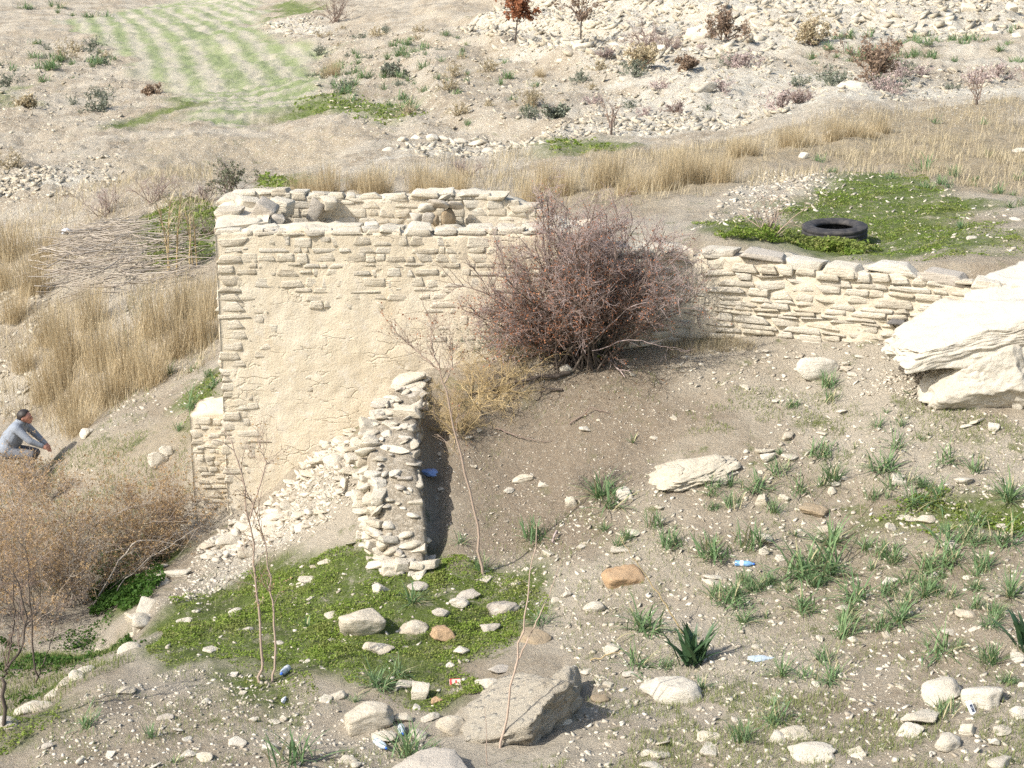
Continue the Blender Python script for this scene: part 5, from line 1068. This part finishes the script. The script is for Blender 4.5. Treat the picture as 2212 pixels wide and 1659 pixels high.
q = sample(PG['dark'], 900, 48); r = np.random.default_rng(48); lx, ly = at(1330, 760); k = np.hypot(q[:,0]-lx, (q[:,1]-ly)*1.3) < 1.35+.3*r.normal(size=len(q)); q = q[k]
tag(link('leaf_litter', mesh_np('leaf_litter', *leafquads(np.stack([q[:,0], q[:,1], ground(q[:,0], q[:,1])+.008], 1), .018*r.uniform(.6,1.3,len(q)), r, 2.0), M['litter'])), 'rust-brown leaf litter spread under the thorn bush', 'litter', kind='stuff')

# ------------------------------------------------------------------ far shrubs and trees
far = [(1398,98,84,58,'grey-brown thorn shrub on the far slope, left of the upright white rock','twiggrey',None),(1445,112,46,48,'grey-brown thorn shrub just right of the upright white rock','twiggrey',None),(1388,155,92,48,'yellowish cushion shrub under the far thorn shrubs','tumble','straw2'),
       (1568,102,84,62,'rust-brown thorn shrub leaning over a white boulder on the scree','twigbrown','brownleaf'),(1752,104,64,46,'buff rounded shrub on the far slope right of the white boulder','tumble','straw2'),(1890,192,76,112,'tall brown-leaved shrub on the far slope above the reeds','twigbrown','brownleaf'),
       (722,50,74,60,'grey leafless shrub at the top beside the stone heap','twigbrown',None),(850,172,60,26,'low grey-green cushion on the far slope behind the field','twiggrey','sageleaf'),(1308,138,36,24,'small grey cushion left of the yellowish one','twiggrey',None),(1200,272,66,22,'low grey cushion above the stream bed','twiggrey','sageleaf'),
       (505,418,110,62,'dark green-grey shrub just behind the tower corner','twigbrown','darkleaf'),(440,440,80,40,'grey twiggy shrub left of the dark one behind the tower','twiggrey',None),(1485,168,36,24,'small brown cushion beneath the white boulder on the slope','twigbrown','brownleaf'),(1462,230,40,26,'small grey cushion near the cracked bedrock knob','twiggrey',None),
       (1660,520,130,95,'thin reddish leafless shrub left of the tyre','palebark',None),(325,200,40,16,'brown tuft at the corner of the field','tumble','brownleaf'),(60,250,30,26,'pale tuft on the far left hill','tumble','straw2'),(1010,380,60,34,'grey shrub among the reeds behind the tower','twiggrey',None),(230,470,110,60,'grey leafless thicket shrub above the cane heap','twiggrey',None),(330,440,110,60,'grey leafless thicket shrub left of the tall cane','twiggrey',None),(440,520,80,70,'grey leafless shrub between the canes and the tower','twiggrey',None),(1720,230,50,30,'small grey shrub on the far bedrock','twiggrey',None),(430,730,60,40,'dead twiggy shrub touching the tower side','cane',None)]
for k, (u, v, w, h, lb, tm, lm) in enumerate(far):
    thin = 'thin' in lb; shrub('shrub', u, v, w, h, lb, 1500+k, 'b', 'twigbrown' if not thin else tm, tm, lm, leaf=(1600 if lm else 0), lsize=.03 if v > 350 else .06, n1=14 if not thin else 12, n2=7 if not thin else 4, n3_=6 if not thin else 4, r0=.012 if v > 350 else .03, n4=2 if not thin else 0, spread=1.0 if h < w else .6)
for u, v, w, h, lb, lm, nl in [(1112,92,64,104,'small rust-leaved tree with a thin trunk on the far scree','redleaf',1700),(1255,95,46,110,'thin twiggy sapling right of the rust-leaved tree','brownleaf',250),(1320,300,60,80,'thin bare sapling above the reeds in the middle distance','brownleaf',30),(2110,225,60,70,'sparse dry shrub near the right edge on the far slope','brownleaf',20)]:
    x, y = at(u, v, 'b'); p = pxm(y, v); o = empty('small_tree', (x, y, ground(x, y)-.05), 0, lb, 'tree'); r = np.random.default_rng(int(u)); H = h/p
    T = grow(r, np.zeros((1,3)), np.array([[.02,0,1.]]), np.array([H*(.55 if nl > 100 else .25)]), 6, .05); link('trunk', mesh_np('trunk', *tube_np(T, .05*np.linspace(1,.6,7)[None], 6), M['bark']), o)
    br, tw, lf = shrub_np(int(u)+5, w/p, H*.62, 9, 7, 6, .8, nl, .085, .035, .18, 2) if nl > 100 else shrub_np(int(u)+5, w/p, H*.8, 6, 4, 3, .5, nl, .05, .022, .12, 0); up_ = np.array([T[0,-2]])
    cr = link('crown', mesh_np('crown', *merge([(br[0]+up_, br[1]), (tw[0]+up_, tw[1])]), M['twigbrown']), o); link('leaves', mesh_np('leaves', lf[0]+up_, lf[1], M[lm]), cr)
r = np.random.default_rng(1601)
def far_cushions(P, n, seed, s0, s1, label, group, mats):
    rr = np.random.default_rng(seed); proto = [shrub_np(seed+k, 1, .6, 12, 6, 5, 1.2, 500, .035, .02, .2) for k in range(2)]; ms = [mesh_np('cushion', *merge([p[0], p[1], p[2]]), M[m_]) for p in proto for m_ in mats]
    for x, y in sample(P, n, seed):
        s = rr.uniform(s0, s1); oc = tag(link('cushion_shrub', ms[int(rr.integers(0,len(ms)))], None, (x, y, ground(x, y)-.03), (0,0,rr.uniform(0,6)), (s,s,s)), label, 'shrub', group); note(oc, 'dry cushion plant' if 'dry' in label else 'grey cushion plant', 'b', s)
far_cushions(FZ1, 30, 1602, .4, 1.1, 'small dry brown cushion plant on the far middle slope', 'dry cushions on the far slope', ['straw2','sageleaf'])
far_cushions(FZ2, 30, 1612, .4, 1.3, 'small grey cushion plant on the far white slope', 'grey cushions on the white slope', ['twiggrey','sageleaf'])
far_cushions(FZ3, 16, 1622, .5, 1.6, 'small dry cushion plant on the far left hillside', 'dry cushions on the left hill', ['straw2','sageleaf'])

# ------------------------------------------------------------------ truck tyre
x, y = at(1802, 528, 'b'); tr = 70/pxm(y, 500); TY = empty('truck_tyre', (x, y, ground(x, y)+.05), .3, 'worn black truck tyre lying flat on the green terrace', 'tyre'); TY.rotation_euler = (rad(3), rad(-3), .3)
def lathe(prof, n=64, closed=False):
    P = np.array(prof); m = len(P); a = np.arange(n)*2*math.pi/n; V = np.stack([P[None,:,0]*np.cos(a)[:,None], P[None,:,0]*np.sin(a)[:,None], np.repeat(P[None,:,1], n, 0)], -1)
    i_ = np.arange(n*m).reshape(n, m); j_ = np.roll(i_, -1, 0); e = m if closed else m-1; k = np.arange(e); k2 = (k+1)%m
    return V.reshape(-1,3), np.stack([i_[:,k], j_[:,k], j_[:,k2], i_[:,k2]], -1).reshape(-1,4)
W_ = .34; k_ = NT('tyre_rubber', .75); c_ = k_.mix(k_.step(k_.noise(9, 5, .7), .4, .7), (.035,.034,.036), (.085,.078,.072)); k_.col(c_).bump(k_.noise(40, 4), .3, .01); M['rubber'] = k_.m
g = []; 
for q in range(5): zc = .04+q*(W_-.08)/4; g += [(tr-.012 if q not in (0,4) else tr-.004, zc-.022), (tr, zc-.016), (tr, zc+.016), (tr-.004, zc+.022), (tr-.014, zc+.026)]
link('tread', mesh_np('tread', *lathe([(tr-.03,.012)]+g+[(tr-.03,W_-.012)], 72), M['rubber']), TY)
for zs, s_ in ((W_, 1), (0, -1)):
    pf = [(tr-.03,zs-s_*.012),(tr-.05,zs-s_*.002),(tr-.10,zs+s_*.012),(tr*.74,zs+s_*.012),(tr*.66,zs-s_*.002),(tr*.60,zs-s_*.022),(tr*.57,zs-s_*.05),(tr*.60,zs-s_*.07)]
    link('sidewall', mesh_np('sidewall', *lathe(pf if s_ < 0 else pf, 72), M['rubber'], True), TY)
link('liner', mesh_np('liner', *lathe([(tr*.6,.07),(tr*.8,.04),(tr*.93,.08),(tr*.93,W_-.08),(tr*.8,W_-.04),(tr*.6,W_-.07)], 72), M['rubber'], True), TY)

# ------------------------------------------------------------------ litter: bottles, bags, packets
M['pet'] = simple('clear_plastic', (.62,.72,.80), .15, trans=.35, spec=.6); M['petblue'] = simple('blue_clear_plastic', (.25,.48,.80), .15, trans=.3, spec=.6); M['cap'] = simple('blue_cap', (.03,.13,.55), .4); M['label'] = simple('white_label', (.75,.76,.80), .5)
M['bag'] = simple('white_plastic_bag', (.72,.74,.80), .35, trans=.1); M['bluebag'] = simple('blue_plastic_bag', (.18,.27,.50), .4)
def bottle(u, v, length, az, label, mat='pet', tilt=.1, side='f'):
    x, y = at(u, v, side); L = length; R = L*.145; o = empty('bottle', (x, y, ground(x, y)+R*.9), 0, label, 'bottle'); o.rotation_euler = Euler((0, math.pi/2-tilt, az))
    pf = [(0,-.5),(.10,-.5),(.14,-.48),(.145,-.40),(.138,-.37),(.145,-.34),(.138,-.30),(.145,-.27),(.145,-.05),(.138,-.03),(.145,0),(.145,.12),(.13,.22),(.085,.32),(.05,.38),(.045,.42)]
    link('body', mesh_np('body', *lathe([(a*L, b_*L) for a, b_ in pf], 20), M[mat], True), o)
    link('cap', mesh_np('cap', *lathe([(a*L, b_*L) for a, b_ in [(.06,.40),(.06,.47),(.05,.485),(0,.485)]], 16), M['cap']), o)
    link('label', mesh_np('label', *lathe([(.148*L,-.24*L),(.148*L,-.07*L)], 20), M['label']), o)
bottle(868,1590,.25,-1.45,'upright-lying clear bottle with blue cap between the boulders',tilt=.15); bottle(824,1615,.24,-1.0,'clear bottle with blue cap leaning right at the bottom left',tilt=.1); bottle(615,1455,.25,-1.75,'clear bottle with a white label by the twin saplings',tilt=.15); bottle(1609,1226,.23,-.25,'blue-tinted bottle with blue cap on the right slope','petblue',tilt=.05)
def crumple(name, u, v, dims, mat, label, cat, side='f', seed=1, rot=(0,0,0), dz=.0):
    x, y = at(u, v, side); V, Fc = rock_np(seed, 4, False, .22, 18, .08); tag(link(name, mesh_np(name, V, Fc, M[mat]), None, (x, y, ground(x, y)+dims[2]*.42+dz), rot, dims), label, cat)
crumple('plastic_bag',205,1338,(.30,.24,.2),'bag','crumpled white plastic bag under the tan shrubs','bag','b',51); crumple('plastic_bag',925,1008,(.26,.2,.1),'bluebag','crumpled blue plastic bag in the shadow of the cross wall','bag','f',52)
crumple('plastic_film',1645,1422,(.30,.12,.04),'pet','flattened clear plastic piece right of the broad-leaved plant','plastic','f',53); crumple('paper_scrap',613,1511,(.05,.12,.05),'label','crumpled white scrap below the bottle by the twin saplings','litter','f',54)
def carton(u, v, w, h, d, label, body, marks, az, tiltx):
    x, y = at(u, v); o = empty('packet', (x, y, ground(x, y)+d*.5+.02), az, label, 'packet'); o.rotation_euler = (tiltx, 0, az)
    bm = bmesh.new(); bmesh.ops.create_cube(bm, size=1); bmesh.ops.scale(bm, vec=(w,d,h), verts=bm.verts); bmesh.ops.bevel(bm, geom=bm.edges[:], offset=.004, segments=1); me = bpy.data.meshes.new('carton'); bm.to_mesh(me); bm.free(); me.materials.append(simple('carton_board', body, .5)); link('carton', me, o)
    for (mx_, mz, mw, mh, c) in marks:
        V = np.array([(mx_-mw/2,-d/2-.002,mz-mh/2),(mx_+mw/2,-d/2-.002,mz-mh/2),(mx_+mw/2,-d/2-.002,mz+mh/2),(mx_-mw/2,-d/2-.002,mz+mh/2)]); link('printed_mark', mesh_np('printed_mark', V, np.array([[0,1,2,3]]), simple('print', c, .5)), o)
carton(983,1480,.115,.075,.03,'small faded red and white packet in the clover','' or (.62,.50,.42),[(-.045,0,.02,.07,(.55,.05,.05)),(.01,0,.02,.035,(.5,.07,.06)),(.032,-.012,.012,.012,(.5,.07,.06)),(0,.034,.11,.006,(.5,.06,.06))],.1,-.9)
carton(2097,1545,.05,.15,.025,'narrow white packet with a dark blue print by the split boulder',(.74,.74,.72),[(0,0,.03,.07,(.05,.06,.10)),(0,.0,.018,.03,(.6,.62,.66)),(0,-.06,.04,.012,(.12,.14,.2))],.5,-.7)

# ------------------------------------------------------------------ person bending forward at the left edge
x, y = at(68, 1042, 'b'); PZ = ground(x, y); PR = tag(empty('person', (x, y, PZ+.02), 0), 'person in a grey-blue long-sleeved shirt crouching forward behind the tan shrubs', 'person')
J = {'pel':(-.31,0,.52),'sp':(-.22,0,.68),'ch':(-.13,0,.84),'nk':(-.075,0,.945),'hd0':(-.03,0,.99)}
def cap_(p, q, a, b_, n=8, sides=14):
    p = np.array(p, float); q = np.array(q, float); t = np.linspace(0,1,n)[:,None]; C = p+(q-p)*t; V, Fq = tube_np(C, np.linspace(a, b_, n), sides); return [(V, Fq), ball(p, (a,)*3), ball(q, (b_,)*3)]
def ball(c, d, sub=2): D, Fc = ico(sub); return (D*np.array(d)+np.array(c), Fc)
segs = []   # (region, parts)
def bone(reg, p, q, a, b_): segs.append((reg, np.array(p, float), np.array(q, float), a, b_))
bone('shirt',(-.31,0,.55),(-.22,0,.70),.155,.160); bone('shirt',(-.31,.07,.53),(-.31,-.07,.53),.13,.13); bone('shirt',(-.22,.05,.70),(-.14,.07,.83),.14,.125); bone('shirt',(-.22,-.05,.70),(-.14,-.07,.83),.14,.125); bone('shirt',(-.12,.15,.87),(-.12,-.15,.87),.085,.085); bone('shirt',(-.13,0,.85),(-.085,0,.93),.11,.075)
bone('skin',(-.085,0,.93),(-.045,0,.99),.058,.055); bone('skin',(-.04,0,1.03),(-.005,0,1.02),.082,.085); bone('skin',(.02,0,.985),(.04,0,.955),.06,.045); bone('skin',(.075,0,1.005),(.09,0,.985),.016,.014)
for sy in (1, -1):
    e = (.09,.20*sy,.70) if sy < 0 else (.06,.21*sy,.68); hnd = (.29,.13*sy,.58) if sy < 0 else (.26,.12*sy,.52)
    bone('shirt',(-.11,.17*sy,.88),e,.068,.052); bone('shirt',e,tuple(np.array(e)*.25+np.array(hnd)*.75),.052,.038); w0 = np.array(e)*.25+np.array(hnd)*.75; bone('skin',w0,hnd,.030,.033)
    hd_ = np.array(hnd); f_ = (hd_-w0)/np.linalg.norm(hd_-w0); sv = np.array([0,1,0.])
    for q, (o_, l_) in enumerate([(-.027,.062),(-.009,.075),(.009,.07),(.027,.055)]):
        a_ = hd_+sv*o_; m_ = a_+f_*l_*.55+np.array([0,0,-.008]); bone('skin', a_, m_, .0105, .010); bone('skin', m_, m_+f_*l_*.35+np.array([0,0,-.026]), .010, .008)
    bone('skin', hd_-f_*.03-sv*.025*sy, hd_+f_*.02-sv*.055*sy, .012, .010)
    k = (.07,.13*sy,.47) if sy < 0 else (.05,.15*sy,.42); a_ = (.0,.13*sy,.09) if sy < 0 else (-.17,.15*sy,.09)
    bone('trousers',(-.29,.09*sy,.48),k,.10,.072); bone('trousers',k,a_,.07,.048); bone('shoe',np.array(a_)-np.array([.03,0,.04]),np.array(a_)+np.array([.16,0,-.055]),.045,.036)
parts = []
for reg, p, q, a, b_ in segs: parts += cap_(p, q, a, b_)
for sy in (1,-1): parts.append(ball((-.035,.082*sy,1.01),(.02,.012,.03)))
V, Fs = merge(parts); tmp = link('person_tmp', mesh_np('person_tmp', V, Fs))
md = tmp.modifiers.new('r','REMESH'); md.mode = 'VOXEL'; md.voxel_size = .009; sm = tmp.modifiers.new('s','SMOOTH'); sm.factor = .5; sm.iterations = 3
dg = bpy.context.evaluated_depsgraph_get(); body_me = bpy.data.meshes.new_from_object(tmp.evaluated_get(dg)); bpy.data.objects.remove(tmp)
def cloth(name, a, b_): k = NT(name, .85); k.col(k.mix(k.noise(9, 4), a, b_)).bump(k.noise(22, 5, .7, None, 1.5), .5, .02); return k.m
PM = [simple('skin', (.48,.235,.165), .55), cloth('grey_blue_shirt', (.21,.235,.275), (.29,.32,.365)), cloth('grey_trousers', (.13,.135,.15), (.19,.195,.21)), simple('dark_shoe', (.05,.045,.04), .6)]
body_me.materials.clear()
for m_ in PM: body_me.materials.append(m_)
npoly = len(body_me.polygons); c = np.empty(npoly*3, np.float32); body_me.polygons.foreach_get('center', c); c = c.reshape(-1,3); best = np.full(npoly, 1e9); idx = np.zeros(npoly, np.int32)
for reg, p, q, a, b_ in segs:
    ab = q-p; t = np.clip(((c-p)@ab)/(ab@ab+1e-9), 0, 1); d = np.linalg.norm(c-p-t[:,None]*ab, axis=1)-(a+(b_-a)*t); kk = d < best; best[kk] = d[kk]; idx[kk] = {'skin':0,'shirt':1,'trousers':2,'shoe':3}[reg]
body_me.polygons.foreach_set('material_index', idx); body_me.polygons.foreach_set('use_smooth', np.ones(npoly, bool)); body_me.update()
link('body', body_me, PR); PR.scale = (1.12,)*3
D, Fc = ico(4); c0 = np.array((-.035,0,1.035)); hv = D*np.array((.103,.096,.098)); hv *= (1+.04*n3(D, 6, 3))[:,None]
fw = np.array([.82,0,-.57]); keepv = (D@fw < .25) & (D[:,2] > -.55) & ~((D[:,0] > -.2) & (D[:,2] < .1) & (np.abs(D[:,1]) < .99) & (D@fw > .02)); fm = keepv[Fc].all(1)
hm = mesh_np('hair', hv+c0, Fc[fm], simple('dark_brown_hair', (.022,.016,.013), .6), True); ho = link('hair', hm, PR); so = ho.modifiers.new('t','SOLIDIFY'); so.thickness = .012; so.offset = -1
for sy in (1,-1):
    link('eye', mesh_np('eye', *ball((.072,.032*sy,1.012),(.010,.012,.009)), simple('eye', (.05,.04,.035), .3), True), PR)
link('collar', mesh_np('collar', *tube_np(np.array([(-.095,0,.92),(-.075,0,.95)]), np.array([.085,.078]), 20), PM[1], True), PR)

# ------------------------------------------------------------------ labels for the many stones and tufts: by size and by the landmark they lie next to
LM = {'f': [('the blue-tinted bottle',1609,1230),('the broad-leaved squill',1497,1432),('the smooth white slab',1450,1500),('the split boulder',2075,1500),('the broad oval slab',1755,1625),('the white chalk outcrop',1500,1020),('the brownish slab',1760,1100),('the tan rock in the green patch',1998,1125),('the great boulder',2050,830),('the tilted slab by the wall',1765,800),
  ('the rust-stained rock',1347,1250),('the conglomerate rock',1110,1580),('the large tan boulder',785,1350),('the rust-orange rock',957,1370),('the twin saplings',570,1470),('the red and white packet',983,1482),('the pinkish boulder',797,1560),('the leaning sapling',1044,1243),('the thorn bush',1245,770),('the low stub wall',440,1190),('the cross wall',850,1190),('the sharply shadowed white stone',515,1605),('the grey slab on bare soil',357,1548),('the cut squill at the right edge',2212,1400),('the tall cross-wall end',740,960)],
 'b': [('the truck tyre',1802,528),('the chalk mound on the terrace',1700,400),('the rust-leaved tree',1112,92),('the yellowish cushion shrub',1388,155),('the tall brown-leaved shrub',1890,192),('the stone heap by the field',640,70),('the pale reed tuft by the field',720,165),('the stream-bed boulders',950,305),('the white boulder on the scree',1510,95),('the buff rounded shrub',1752,104),('the sparse shrub at far right',2110,225),('the cracked bedrock knob',1515,205),('the grey-green cushion',850,172),('the cut bank at top left',100,50),('the left edge of the hill',40,230),('the corner of the field',325,200),('the angular rock by the tower',342,1000),('the tan boulder behind the person',187,940),('the largest asphodel left of the tower',420,875),('the right end of the scree',2200,90),('the far middle of the terrace slope',2000,110)]}
LMP = {k: [(n, *at(u, v, k)) for n, u, v in L_] for k, L_ in LM.items()}
bins = {}
for o, noun, x, y, size, zone in LAB:
    d = [math.hypot(x-lx, (y-ly)) for _, lx, ly in LMP[zone]]; j = int(np.argmin(d)); n, lx, ly = LMP[zone][j]; dx, dy = x-lx, y-ly
    where = ('right of' if dx > 0 else 'left of') if abs(dx) > abs(dy) else ('behind' if dy > 0 else 'in front of')
    bins.setdefault((noun, n, where), []).append((d[j], size, o))
for (noun, n, where), L_ in bins.items():
    med = float(np.median([q[1] for q in L_])); L_.sort(key=lambda q: q[0])
    for big in (True, False):
        sub_ = [q for q in L_ if (q[1] >= med) == big]
        for k, q in enumerate(sub_):
            w_ = ('larger ' if big else 'smaller ') if len(L_) > 1 else ''
            q[2]['label'] = f"{w_}{noun} {where} {n}"+('' if len(sub_) == 1 else ', nearest' if k == 0 else ', %s nearest' % (ORD[k] if k < 20 else str(k+1)+'th'))
